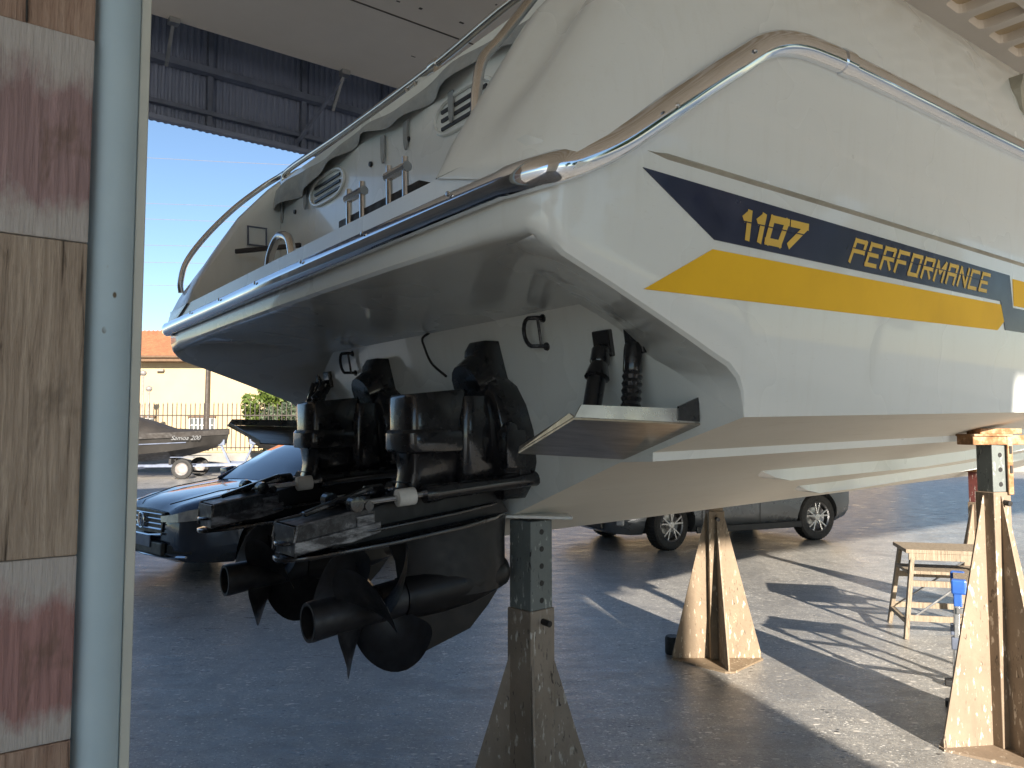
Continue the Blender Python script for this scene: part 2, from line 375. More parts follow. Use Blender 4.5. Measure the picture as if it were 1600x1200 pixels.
mm = MB(); mm.box(((S0+S1)/2, PF-.045, ZB+.02), (S1-S0, .07, .045)); mm.build('bottom_channel', 'corrugated', fas, 0)
x = S0+.8
while x < S1:
    mm = MB(); mm.bar((x, PF-.04, ZB+.05), (x, PF-.04, ZT-.1), .05, .05); mm.build('stud', 'shed_steel', fas, 0); x += 1.02
for s_ in (-.42, 1.32, 3.05):
    mm = MB(); mm.bar((s_, PE-.03, ZR-.01), (s_+.02, PE+.30, ZR-.32), .03, .03); mm.box((s_, PE-.04, ZR-.03), (.09,.09,.05)); mm.build('hanger', 'galvanised', fas, 0)
mm = MB(); mm.bar((1.34, PE+.02, ZR-.05), (1.05, PF-.05, ZB+.1), .03, .03); mm.build('brace', 'shed_steel', fas, 0)
mm = MB(); mm.add([(S0,PE-.2,ZR+.27),(S1,PE-.2,ZR+.27),(S1,PF+.1,ZT+.02),(S0,PF+.1,ZT+.02),(S0,PE-.2,ZR+.30),(S1,PE-.2,ZR+.30),(S1,PF+.1,ZT+.05),(S0,PF+.1,ZT+.05)], [(0,1,2,3),(4,5,6,7),(0,1,5,4),(1,2,6,5),(2,3,7,6),(3,0,4,7)]); mm.build('sun_cover_flashing', 'shed_steel', fas, 0)  # unseen cover added to keep the sun off the fascia
# unseen wall added behind the camera, its stepped opening shaped to bound the sunlight
rw = thing('sun_blocker_wall', 'unseen wall with a stepped opening, added to shape the low sun', 'wall', matrix=SH)
mm = MB(); mm.prism([(-5.8,0), (-1.5,0), (-1.5,4.57), (-.92,4.57), (-.92,4.80), (22,4.80), (22,5.47), (-5.8,5.47)], 1, PB-.1, PB+.1); mm.build('blocker_panel', 'roof_concrete', rw, 0)
ew = thing('transom_shade_wall', 'dark unseen wall behind the wooden boards, added to shade the transom', 'wall', matrix=SH)  # unseen wall added to keep light off the transom
mm = MB(); mm.box((-2.95, 1.75, 1.55), (.12, 6.5, 3.1)); mm.build('blocker_panel', 'low_wall', ew, 0)
# steel columns
def hcol(name, loc_, rz, label, hgt=ZR):
    c = thing(name, label, 'column', loc_, rz)
    mm = MB(); mm.box((0,0,hgt/2), (.16,.012,hgt)); mm.build('web', 'column_paint', c, 0)
    for sx in (-1, 1):
        mm = MB(); mm.box((sx*.088,0,hgt/2), (.014,.17,hgt)); mm.build('flange', 'column_edge', c, 0, bevel=.003)
    return c
WP = -1.4218
c = thing('steel_column', 'pale blue painted steel column beside the wooden boards at left', 'column', matrix=SH)
cs = -1.795
mm = MB(); mm.lathe([(.049,0),(.049,ZR)], (cs-.017, WP+.035, 0), 'z', 40, True); mm.build('post', 'column_paint', c, 45)
mm = MB(); mm.box((cs+.039, WP+.062, ZR/2), (.020,.10,ZR)); mm.build('flange', 'column_edge', c, 0, bevel=.003)
# wooden shuttering boards stacked to the left of the column
bw = thing('shuttering_board_wall', 'wall of stained wooden shuttering boards at the left edge', 'board wall', matrix=SH)
zs = [-.0, .36, .985, 1.349, 1.992, 2.428, 3.05, 3.5]
mt = ['wood_plain', 'wood_plain_red', 'wood_plain_red', 'wood_stained_red', 'wood_plain', 'wood_stained', 'wood_plain_red']
mt = ['wood_stained', 'wood_plain_red', 'wood_plain_red', 'wood_stained_red', 'wood_plain', 'wood_stained', 'wood_plain_red', 'wood_stained']
zs = [0, .36, .60, .984, 1.349, 1.992, 2.427, 3.05]; mt = ['wood_plain', 'wood_stained', 'wood_plain_red', 'wood_stained_red', 'wood_plain', 'wood_stained', 'wood_plain_red']
for k in range(7):
    z0, z1 = zs[k]+.0006, zs[k+1]-.0006
    mm = MB(); mm.box((0,0,0), (1.6, .03, z1-z0)); o = mm.build('board', mt[k], bw, 0, bevel=.003)
    o.location = (cs-.066-.8, WP+random.uniform(-.007,.004), (z0+z1)/2)
for (sx, z0, z1) in ((cs-.19, 1.999, 2.42), (cs-.195, 2.43, 3.0)):
    mm = MB(); mm.tube([(sx-.012, WP-.018, z1), (sx, WP-.0185, (z0+z1)/2), (sx+.006, WP-.018, z0)], .0022, 5); mm.build('string', 'wire_black', bw)

# ------------------------------------------------------------------ the motor yacht
boat = thing('motor_yacht', 'large white motor yacht with navy and yellow side stripes propped on stands', 'yacht', matrix=BM)
RAILZ = [(-.95,1.185),(-.9,1.195),(-.82,1.23),(-.701,1.301),(-.366,1.537),(-.112,1.704),(-.018,1.745),(.12,1.765),(.3,1.77),(5,1.78),(10.3,2.15)]
WID = [(-1,1),(4,1),(5.5,.97),(7,.86),(8.3,.66),(9.3,.38),(10.2,.02)]
KEEL = [(-1,0),(6.5,0),(7.5,.05),(8.5,.28),(9.4,.75),(10.2,1.6)]
CHI = [(-1,0),(3,0),(5,.12),(7,.36),(8.5,.72),(9.5,1.1),(10.2,1.5)]
def sidep(z): return 1.772+.11*(z-.592)
LOW = [(-.93,1.09),(-.92,1.06),(-.876,1.003),(-.7,.94),(-.574,.893),(-.366,.815),(-.175,.741),(-.113,.684),(-.093,.592)]
def bsec(s):                                   # bottom half section: keel to chine
    wd, zk, zc = lerp(s, WID), lerp(s, KEEL), lerp(s, CHI)
    base = [(0,0),(.4,.144),(.8,.288),(1.211,.435),(1.37,.442),(1.376,.474),(1.772,.592)]
    return [(p*wd, zk + (z+zc*(z/.592) - zk*(z/.592)*.6)) for p, z in base]
m = MB()
for sg in (-1, 1):
    st = [0, .6, 1.3, 2, 2.8, 3.6, 4.4, 5.2, 6, 6.8, 7.5, 8.2, 8.8, 9.3, 9.7, 10.2]
    rows = []
    for i, s in enumerate(st):
        rows.append([((-.1574*z if i == 0 else s), sg*p, z) for p, z in bsec(s)])
    for a, b in zip(rows, rows[1:]):
        for j in range(6): m.add([a[j], a[j+1], b[j+1], b[j]], [(0,1,2,3)])
    # sides, with the rounded edge of the wings aft of the transom
    Lz = [(-.093,.592),(-.098,.63),(-.108,.672),(-.13,.708),(-.175,.741),(-.27,.777),(-.366,.815),(-.47,.854),(-.574,.893),(-.7,.94),(-.79,.972),(-.855,.996)]
    I = [(-.092,1.765,.590),(-.102,1.70,.64),(-.109,1.62,.69),(-.115,1.55,.735),(-.121,1.49,.769),(-.125,1.44,.795),(-.132,1.37,.845),(-.142,1.29,.915),(-.150,1.23,.955),(-.162,1.106,1.027),(-.48,1.305,1.048),(-.80,1.505,1.069)]
    I[11] = (-.84,1.57,1.072)
    Lp = [Vector((x_, sg*sidep(z_), z_)) for x_, z_ in Lz]; NR = [Vector((0, sg*1.0, -.11)).normalized()]*12
    FP = (1.57, 1.0467, .52333, 0)
    for ang, z_ in ((60,1.026),(30,1.050),(0,1.064)):
        a_ = R(ang); r_ = .075; Lp.append(Vector((-.855-r_*math.cos(a_), sg*(sidep(z_)-r_+r_*math.sin(a_)), z_))); NR.append(Vector((-math.cos(a_), sg*math.sin(a_), -.05)).normalized())
    for p_, z_ in zip(FP, (1.073,1.081,1.084,1.085)): Lp.append(Vector((-.93, sg*p_, z_))); NR.append(Vector((-1, 0, 0)))
    I += [I[11]]*4+[(-.84, p_, 1.09) for p_ in FP[1:]]
    I = [Vector((a_, sg*b_, c_)) for a_, b_, c_ in I]
    A_, B1, B2, C_ = [], [], [], []
    for i, q in enumerate(Lp):
        r = [.001,.010,.02,.03][i] if i < 4 else .036
        t_ = (Lp[i+1]-q if i == 0 else q-Lp[i-1] if i == len(Lp)-1 else Lp[i+1]-Lp[i-1]).normalized()
        u_ = NR[i].cross(t_).normalized(); u_ = u_ if (u_.z > 0 or u_.x > .5) else -u_
        v_ = (I[i]-q); v_ = (v_-t_*v_.dot(t_)).normalized()
        if i == len(Lp)-1: u_.y = v_.y = 0
        A_.append(q+u_*r); C_.append(q+v_*r); B1.append(q+u_*r*.42+v_*r*.10); B2.append(q+u_*r*.10+v_*r*.42)
    tops = [.10,.05,0,-.06,-.13,-.25,-.346,-.45,-.554,-.68,-.77,-.85]
    cols = []
    for i in range(len(Lp)-1, -1, -1):
        bt = A_[i]; col_ = []
        if i > 14: tp = Vector((-.93, bt.y, 1.30))
        elif i > 11: tp = Vector((bt.x, sg*(sidep(1.3)-.075+.075*math.sin(R((60,30,0)[i-12]))), (1.25,1.28,1.30)[i-12]))
        else: zt = lerp(tops[i], RAILZ); tp = Vector((tops[i], sg*sidep(zt), zt))
        for k in range(7): col_.append(tuple(bt.lerp(tp, k/6)))
        cols.append(col_)
    for s in st[1:]:
        lo = bsec(s)[-1][1]; wd = lerp(s, WID); up = lerp(s, RAILZ); ch = bsec(s)[-1]; cl_ = []
        for k in range(7):
            z = lo+(up-lo)*k/6; pp = sidep(z)
            if wd < 1:
                q = (z-lo)/(up-lo); pp = ch[0]+(lerp(s,[(4,1.9),(5.5,1.89),(7,1.78),(8.3,1.5),(9.3,1.0),(10.2,.1)])-ch[0])*q
            cl_.append((s, sg*pp, z))
        cols.append(cl_)
    for a, b in zip(cols, cols[1:]):
        for j in range(6): m.add([a[j], a[j+1], b[j+1], b[j]], [(0,1,2,3)])
    for X, Y in ((A_, B1), (B1, B2), (B2, C_), (C_, I)):
        for i in range(len(X)-1):
            if (Y[i]-Y[i+1]).length < 1e-6: m.add([X[i], X[i+1], Y[i]], [(0,1,2)])
            else: m.add([X[i], X[i+1], Y[i+1], Y[i]], [(0,1,2,3)])
    L = Lp
    # transom half
    tz = lambda p, z: (-.1574*z, sg*p, z)
    m.add([tz(0,1.027)]+[I[k_] for k_ in range(9,-1,-1)]+[L[0]]+[tz(p, z) for p, z in ((1.376,.474),(1.37,.442),(1.211,.435),(.8,.288),(.4,.144),(0,0))], [tuple(range(18))])
    # underside of the platform, platform top
    rowA = [Vector((I[9].x, I[9].y*k_, I[9].z)) for k_ in (1,2/3,1/3,0)]; rowB = [Vector((I[10].x, I[10].y*k_, I[10].z)) for k_ in (1,2/3,1/3,0)]
    rowC = [I[15], I[16], I[17], I[18]]
    for ra, rb in ((rowA, rowB), (rowB, rowC)):
        for t in range(3): m.add([ra[t], ra[t+1], rb[t+1], rb[t]], [(0,1,2,3)])
    m.add([(-.93,0,1.30),(-.93,sg*.52333,1.30),(-.93,sg*1.0467,1.30),(-.93,sg*1.57,1.30),(-.36,sg*1.57,1.30),(-.36,0,1.30)], [tuple(range(6))])
me = bpy.data.meshes.new('hull'); me.from_pydata(m.v, [], m.f)
bm = bmesh.new(); bm.from_mesh(me); bmesh.ops.remove_doubles(bm, verts=bm.verts, dist=2e-4); bmesh.ops.recalc_face_normals(bm, faces=bm.faces)
bm.to_mesh(me); bm.free(); me.materials.append(M('gelcoat')); me.materials.append(M('hull_bottom'))
for pg in me.polygons:
    if abs(pg.normal.z) > .25 and pg.center.x > -.08 and pg.center.z < bsec(max(0, pg.center.x))[-1][1]+.02: pg.material_index = 1
me.polygons.foreach_set('use_smooth', [True]*len(me.polygons)); me.set_sharp_from_angle(angle=R(33))
hull = link('hull', me, boat)
# strakes on the bottom
def bot(s, p):
    b = bsec(s); p_ = abs(p)
    for (pa, za), (pb, zb) in zip(b, b[1:]):
        if pa <= p_ <= pb: return za+(zb-za)*(p_-pa)/max(1e-6, pb-pa)
    return b[-1][1]
def strake(sg, pts, hgt=.062, taper=.18):
    mm = MB(); rr_ = []
    path = smoothpath([(s, p, 0) for s, p in pts], 6)
    for i, q in enumerate(path):
        s, p = q.x, q.y; k = 1.0
        d0 = (q-path[0]).length; d1 = (q-path[-1]).length
        k = min(1, d0/taper+.05, d1/taper+.05); h = hgt*k
        po, zo = p, bot(s, p)
        pi = max(0.01, p-h*2.6); zi = bot(s, pi)
        zlow = zo-h
        rr_.append([(s, sg*po, zo+.004), (s, sg*(po+.004), zlow), (s, sg*pi, min(zlow+.004, zi) if zlow < zi else zi-.001), (s, sg*pi, zi+.004)])
    mm.rings(rr_); return mm
for sg in (-1, 1):
    strake(sg, [(1.25,.89),(2.2,.885),(3.4,.87),(5,.83),(6.5,.74)]).build('strake', 'gelcoat', hull, 25)
    strake(sg, [(2.3,.42),(3.2,.43),(4.4,.43),(5.6,.42),(7,.40)]).build('strake', 'gelcoat', hull, 25)
# moulded line along the topside, its shade put into a darker gelcoat
mm = MB(); rr_ = []
for s, z in ((-.583,1.308),(-.5,1.307),(.5,1.297),(2,1.276),(3.8,1.25)):
    k = .004 if s < -.55 else 1
    rr_.append([(s, -(sidep(z)-.003), z+.012*k), (s, -(sidep(z)+.009*k), z), (s, -(sidep(z)-.003), z-.010*k)])
mm.rings(rr_); mm.build('moulded_line', 'gelcoat_shadowgap', hull, 30)
# deck and coamings
PROF = [(-.94,1.30),(-.9,1.40),(-.86,1.475),(-.75,1.66),(-.62,1.86),(-.44,2.06),(-.26,2.22),(-.1,2.31),(.1,2.375),(.5,2.43),(2,2.45),(10.2,2.5)]
PCH = 1.36
m = MB()
dst = [-.94,-.92,-.9,-.88,-.86,-.82,-.78,-.73,-.68,-.62,-.56,-.5,-.44,-.38,-.32,-.26,-.18,-.1,0,.1,.25,.5,1,1.5,2,2.6,3.2,4,5,6,7,8,8.8,9.4,10]
for sg in (-1, 1):
    rows = []
    for s in dst:
        zr, zp, wd = lerp(s, RAILZ), lerp(s, PROF), lerp(s, [(4,1),(5.5,.985),(7,.92),(8.3,.76),(9.3,.48),(10.2,.05)])
        d = zp-zr; g_ = min(1, (s+.95)/.2)
        po = -.075*min(1, max(0, (-.855-s)/.075)**2)
        row = [(1.882+po, zr-.012), (1.876+po, zr+.22*d), (1.845+po*.7, zr+.45*d), (1.79+po*.4, zr+.68*d), (1.725, zr+.86*d-.005*g_), (1.67, zp-.070*g_), (1.61, zp-.105*g_), (1.56, zp-.070*g_), (1.50, zp-.004), (1.45, zp+.004), (1.40, zp-.012*g_), (1.37, zp-.045*g_), (PCH, zp-.10*g_), (PCH, 1.298)]
        rows.append([(s, sg*p*wd, z) for p, z in row])
    for a, b in zip(rows, rows[1:]):
        for j in range(len(a)-1): m.add([a[j], a[j+1], b[j+1], b[j]], [(0,1,2,3)])
    m.add(rows[0], [tuple(range(len(rows[0])))])
for a, b, z in ((1.2, 10, 2.36),):
    rr_ = [[(s, q*PCH*lerp(s, [(4,1),(7,.92),(8.3,.76),(9.3,.48),(10.2,.05)]), z+(.25*(1-q*q))) for q in (-1,-.6,0,.6,1)] for s in (1.2,3,5,7,8.3,9.3,10)]
    for u_, v_ in zip(rr_, rr_[1:]):
        for j in range(4): m.add([u_[j], u_[j+1], v_[j+1], v_[j]], [(0,1,2,3)])
    m.add([(1.2,-PCH,1.3),(1.2,PCH,1.3)]+rr_[0][::-1], [tuple(range(7))])
m.add([(-.4,-PCH,1.299),(1.2,-PCH,1.299),(1.2,PCH,1.299),(-.4,PCH,1.299)], [(0,1,2,3)])
deck = m.build('deck', 'gelcoat', boat, 40)
# window in the coaming near the right edge
mm = MB(); mm.prism([(1.98,2.02),(2.05,1.98),(2.5,1.98),(2.5,2.2),(2.02,2.2),(1.97,2.12)], 1, -1.868, -1.80); mm.build('coaming_scoop', 'gelcoat_shadowgap', deck, 0)
# stern bulkhead of the cockpit
mm = MB(); mm.box((-.36, 0, 1.70), (.07, 2*PCH-.004, .80)); bulk = mm.build('stern_bulkhead', 'gelcoat', boat, 30, bevel=.012)
for (p0, p1, zc) in ((.42, .86, 1.878), (-.48, -.92, 1.862)):
    pc, hw = (p0+p1)/2, abs(p1-p0)/2
    fr = MB(); fr.tube([( -.40, pc+math.cos(a)*hw*(abs(math.cos(a))**-.4 if abs(math.cos(a)) > .05 else 1), zc+math.sin(a)*.075) for a in [2*math.pi*i/28 for i in range(29)]], .010, 6, False)
    v_ = fr.build('vent', 'gelcoat', bulk, 40)
    for dz in (.032, -.004, -.040):
        mm = MB(); mm.box((-.397, pc, zc+dz), (.012, hw*1.5, .014)); mm.build('vent_slot', 'black_plastic', v_, 0)
for (p, z) in ((.12,1.86),(-.25,1.87),(1.1,1.85)):
    mm = MB(); mm.lathe([(.0,-.012),(.012,-.010),(.014,0)], (-.396, p, z), 'x', 10); mm.build('fitting', 'black_plastic', bulk)
# cushion and grey cloth cover hanging over the bulkhead
mm = MB(); mm.tube([(-.30,1.3,2.02),(-.29,0,2.03),(-.30,-1.3,2.02)], .06, 10); mm.build('seat_roll', 'cover_cloth', boat)
m = MB(); ns = 60; rr_ = []
for i in range(ns+1):
    p = 1.42-2.78*i/ns; wv = math.sin(p*5.3)*.5+math.sin(p*2.1+1)*.6+math.sin(p*13)*.18
    zb = 1.955+.045*wv-.03*math.sin(p*1.2); bul = .012*math.sin(p*17)+.010*math.sin(p*9+2)
    sag = .015*math.sin(p*7)
    rr_.append([(-.22,p,2.035+sag),(-.27,p,2.085+sag),(-.35,p,2.08+sag),(-.415-bul*.4,p,2.045+sag),(-.43-bul,p,(2.045+zb)/2),(-.435-1.6*bul,p,zb)])
for a, b in zip(rr_, rr_[1:]):
    for j in range(5): m.add([a[j], a[j+1], b[j+1], b[j]], [(0,1,2,3)])
cov = m.build('cloth_cover', 'cover_cloth', boat, 60)
for p in (1.30, .93, -.02, -.24, -.62, -1.12):
    mm = MB(); z = 1.955
    mm.prism([(p-.020,z),(p+.020,z),(p+.016,z-.10),(p+.007,z-.13),(p-.007,z-.13),(p-.016,z-.10)], 0, -.41, -.402); mm.build('strap_tab', 'cover_cloth', cov, 0)
# stainless rails
mm = MB(); mm.tube(smoothpath([(-.37,1.40,2.04),(-.36,1.39,2.12),(-.36,1.28,2.165),(-.36,.5,2.15),(-.36,-.4,2.155),(-.36,-1.0,2.185),(-.25,-1.30,2.25),(.3,-1.42,2.44),(1,-1.44,2.64)]), .017, 10)
gr = mm.build('stern_rail', 'steel_rod', boat, 60)
mm = MB(); mm.lathe([(.022,-.03),(.024,-.01),(.024,.01),(.022,.03)], (-.36,-.42,2.156), 'y', 12, True); mm.bar((-.36,-.44,2.15),(-.37,-.45,2.10),.02,.02); mm.build('rail_joint', 'steel_rod', gr)
for p in (-.07, -.15):
    mm = MB(); mm.tube([(-.36,p-.1,2.152),(-.37,p-.16,2.05)], .011, 8); mm.build('rail_post', 'steel_rod', gr)
mm = MB(); mm.box((-.35,-.40,2.10), (.05,.22,.035), Matrix.Rotation(.25,3,'X')); mm.build('rail_clip', 'white_plastic', gr, bevel=.008)
mm = MB(); mm.tube(smoothpath([(-.796,-1.36,1.525),(-.79,-1.36,1.60),(-.765,-1.36,1.70),(-.69,-1.355,1.79),(-.56,-1.35,1.96),(-.40,-1.34,2.16),(-.2,-1.33,2.36)]), .017, 10); mm.build('corner_rail', 'steel_rod', boat, 60)
mm = MB(); mm.tube(smoothpath([(-.862,1.80,1.43),(-.865,1.80,1.50),(-.83,1.80,1.63),(-.72,1.79,1.80),(-.55,1.77,2.0),(-.38,1.74,2.16),(-.30,1.66,2.22),(-.29,1.5,2.21),(-.29,1.47,2.10)]), .018, 10); mm.build('quarter_rail', 'steel_rod', boat, 60)
# chrome rubbing rail round the stern
rp = [(9.6,-.66,2.14),(8,-1.50,1.98),(6.5,-1.78,1.86),(4.5,-1.905,1.785),(2,-1.905,1.775),(.5,-1.905,1.772),(.2,-1.904,1.768),(.03,-1.902,1.752),(-.112,-1.898,1.704),(-.25,-1.890,1.615),(-.366,-1.882,1.537),(-.55,-1.868,1.408),(-.701,-1.856,1.303),(-.82,-1.848,1.238),(-.895,-1.838,1.205)]
cor = [(-.935,-1.80,1.192),(-.950,-1.73,1.19)]
half = [Vector(q) for q in smoothpath(rp+cor+[(-.952,-1.6,1.191)], 4)]
fullp = half+[Vector((-.952,-1.2,1.192)),Vector((-.952,0,1.195)),Vector((-.952,1.2,1.192))]+[Vector((q.x,-q.y,q.z)) for q in half[::-1]]
mm = MB(); rr_ = []
for i, q in enumerate(fullp):
    d = (fullp[min(i+1,len(fullp)-1)]-fullp[max(i-1,0)]).normalized(); out = -d.cross(Vector((0,0,1))).normalized()
    up = out.cross(d).normalized(); up = up if up.z > 0 else -up
    stern = abs(q.y) < 1.7; hh, ww = (.040, .036) if not stern else (.036, .034)
    rr_.append([q+out*(ww*a)+up*(hh*b) for a, b in ((-.4,.95),(.25,1.0),(.66,.80),(.92,.45),(1,0),(.92,-.45),(.66,-.80),(.25,-1.0),(-.4,-.95))])
mm.rings(rr_); rail = mm.build('rubbing_rail', 'chrome', boat, 50)
mm = MB(); mm.tube([(.36,-1.905,1.772),(.30,-1.905,1.771)], .045, 14, True, (.92,1.0)); mm.build('rail_sleeve', 'chrome', rail)
for i in range(6):
    mm = MB(); mm.lathe([(.0,-.004),(.007,-.003),(.008,.002)], (-.989, -1.5+.52*i, 1.21), 'x', 8); mm.build('screw', 'steel_rod', rail)
for (s_, z_) in ((-.55,1.41),(-.2,1.655),(.05,1.76)):
    mm = MB(); mm.lathe([(.0,-.044),(.006,-.042),(.008,-.036)], (s_,-1.895,z_), 'y', 8); mm.build('screw', 'steel_rod', rail)
# chocks, cleat, hatch on the platform
for pc in (-.72, -1.03):
    ch = None
    for dp in (-.055, .055):
        mm = MB(); mm.tube([(-.885,pc+dp,1.30),(-.885,pc+dp,1.452)], .0115, 10); o = mm.build('davit_chock', 'steel_rod', boat) if ch is None else mm.build('upright', 'steel_rod', ch)
        if ch is None: ch = o
    mm = MB(); mm.tube([(-.885,pc-.07,1.418),(-.885,pc+.07,1.418)], .017, 10); mm.build('cross_pin', 'steel_rod', ch)
mm = MB(); mm.box((-.86,-.87,1.336), (.05,.60,.04)); mm.build('chock_pad', 'black_rubber', boat, 30, bevel=.006)
mm = MB(); mm.tube(smoothpath([(-.88,.19,1.30),(-.88,.17,1.36),(-.88,.10,1.415),(-.88,.03,1.425),(-.88,-.06,1.39),(-.88,-.10,1.30)]), .019, 10); mm.build('mooring_hoop', 'steel_rod', boat, 60)
mm = MB(); mm.bar((-.679,1.312,1.62),(-.423,.953,1.62),.02,.028); mm.build('handhold_bar', 'black_plastic', boat, 0, bevel=.005)
mm = MB(); mm.box((-.54,1.352,1.735), (.11,.012,.11)); h_ = mm.build('locker_hatch', 'gelcoat', boat, 0, bevel=.005)
for d in ((0,.055),(0,-.055)):
    mm = MB(); mm.box((-.54,1.345,1.735+d[1]), (.12,.008,.008)); mm.build('hatch_trim', 'shed_steel', h_, 0)
for d in (-.055,.055):
    mm = MB(); mm.box((-.54+d,1.345,1.735), (.008,.008,.10)); mm.build('hatch_trim', 'shed_steel', h_, 0)
# stripes and lettering on the topside
def on_side(s, z, out): return (s, -(sidep(z)+out), z)
def decal(name, poly, mat, out=.003, parent=hull):
    mm = MB(); k = len(poly); vs_ = [on_side(s, z, out) for s, z in poly]+[on_side(s, z, -.002) for s, z in poly]
    mm.add(vs_, [tuple(range(k))]+[(i, (i+1) % k, k+(i+1) % k, k+i) for i in range(k)]); return mm.build(name, mat, parent, 0)
navy = decal('navy_stripe', [(-.596,1.26),(1.804,1.213),(1.866,1.072),(4.5,1.06),(4.5,.955),(1.799,.967),(1.727,1.091),(-.284,1.109)], 'navy_decal')
decal('yellow_stripe', [(-.566,.942),(-.29,1.081),(1.73,1.077),(1.778,1.003),(1.716,.962)], 'yellow_decal')
decal('yellow_stripe', [(1.842,1.201),(4.5,1.18),(4.5,1.085),(1.879,1.082)], 'yellow_decal')
GL = {'P':[[(0,0),(0,1),(1,1),(1,.5),(0,.5)]],'E':[[(1,1),(0,1),(0,0),(1,0)],[(0,.5),(.9,.5)]],'R':[[(0,0),(0,1),(1,1),(1,.5),(0,.5)],[(.45,.5),(1,0)]],'F':[[(1,1),(0,1),(0,0)],[(0,.5),(.85,.5)]],'O':[[(0,0),(0,1),(1,1),(1,0),(0,0)]],'M':[[(0,0),(0,1),(.5,.42),(1,1),(1,0)]],'A':[[(0,0),(0,1),(1,1),(1,0)],[(0,.5),(1,.5)]],'N':[[(0,0),(0,1),(1,0),(1,1)]],'C':[[(1,1),(0,1),(0,0),(1,0)]],'1':[[(.1,.74),(.62,1),(.62,0)]],'0':[[(0,0),(0,1),(1,1),(1,0),(0,0)]],'7':[[(0,1),(1,1),(.35,0)]]}
def lettering(txt, b0, b1, t0, t1, wd, gap, name):
    ws_ = [.62 if c_ == '1' else 1 for c_ in txt]; tot = sum(ws_)+gap*(len(txt)-1); k = 0
    b0, b1, t0, t1 = map(Vector, (b0, b1, t0, t1))
    for i, chh in enumerate(txt):
        mm = MB()
        for line in GL[chh]:
            for a, b in zip(line, line[1:]):
                def mp(q, off=(0, 0)):
                    u = (sum(ws_[:i])+gap*i+ws_[i]*(.10+.80*q[0]))/tot; v_ = .09+.82*q[1]
                    lo = b0+(b1-b0)*u; hi = t0+(t1-t0)*u; return lo+(hi-lo)*v_
                A, B = mp(a), mp(b); d = (B-A).normalized(); nn = Vector((-d.y, d.x))*wd/2; e = d*wd/2
                if a[1] != b[1] and a[0] != b[0]: e = e*.4
                pts = [A-e-nn, B+e-nn, B+e+nn, A-e+nn]; out = .0042+.00025*(k % 6); k += 1
                mm.add([on_side(q.x, q.y, out) for q in pts], [(0,1,2,3)])
        mm.build(name, 'letter_yellow', navy, 0)
    lo, hi = b0.lerp(t0, .575), b0.lerp(t0, .615); lo2, hi2 = b1.lerp(t1, .575), b1.lerp(t1, .615)
    mm = MB(); mm.add([on_side(q.x, q.y, .0062) for q in (lo, lo2, hi2, hi)], [(0,1,2,3)]); mm.build('stencil_gap', 'navy_decal', navy, 0)
lettering('1107', (-.165,1.128), (.125,1.128), (-.165,1.214), (.190,1.216), .0225, .10, 'letter')
lettering('PERFORMANCE', (.435,1.122), (1.565,1.114), (.478,1.212), (1.600,1.200), .0150, .22, 'letter')
# eyes on the transom, cable, drain fitting
def tr(p, z, out=0): return (-.1574*z-out, p, z)
for sg in (-1, 1):
    mm = MB(); q = [tr(sg*.87+.035*math.cos(a)-(.02 if False else 0), .944+.052*math.sin(a), .05) for a in [R(90+30*i) for i in range(7)]]
    q = [tr(sg*.866-.02, .944+.056, .0)]+[tr(sg*.866-.02, .944+.056, .03)]+[tr(sg*.866+.045*math.cos(a)+.0, .944+.056*math.sin(a), .055) for a in [R(80-20*i) for i in range(9)]]+[tr(sg*.866-.02, .944-.056, .03), tr(sg*.866-.02, .944-.056, 0)]
    mm.tube(q, .0085, 8); e_ = mm.build('stern_eye', 'worn_alloy', boat, 60)
    for dz in (-.056, .056):
        mm = MB(); mm.lathe([(.0,-.008),(.016,-.006),(.018,.002)], tr(sg*.866-.02, .944+dz), 'x', 12); mm.build('eye_base', 'worn_alloy', e_)
    mm = MB(); mm.tube([tr(sg*.866-.022,.888,.03), tr(sg*.866-.022,1.0,.03)], .006, 6); mm.build('eye_bar', 'worn_alloy', e_)
mm = MB(); mm.tube(smoothpath([tr(-.02,1.03,0), tr(-.03,1.0,.05), tr(-.07,.95,.07), tr(-.16,.87,.10), tr(-.30,.80,.12)]), .006, 6); mm.build('control_cable', 'wire_black', boat, 60)
mm = MB(); mm.lathe([(0,-.02),(.02,-.018),(.032,-.008),(.034,.004)], (-.30,1.60,.965), 'x', 14); mm.build('drain_fitting', 'shed_steel', boat)
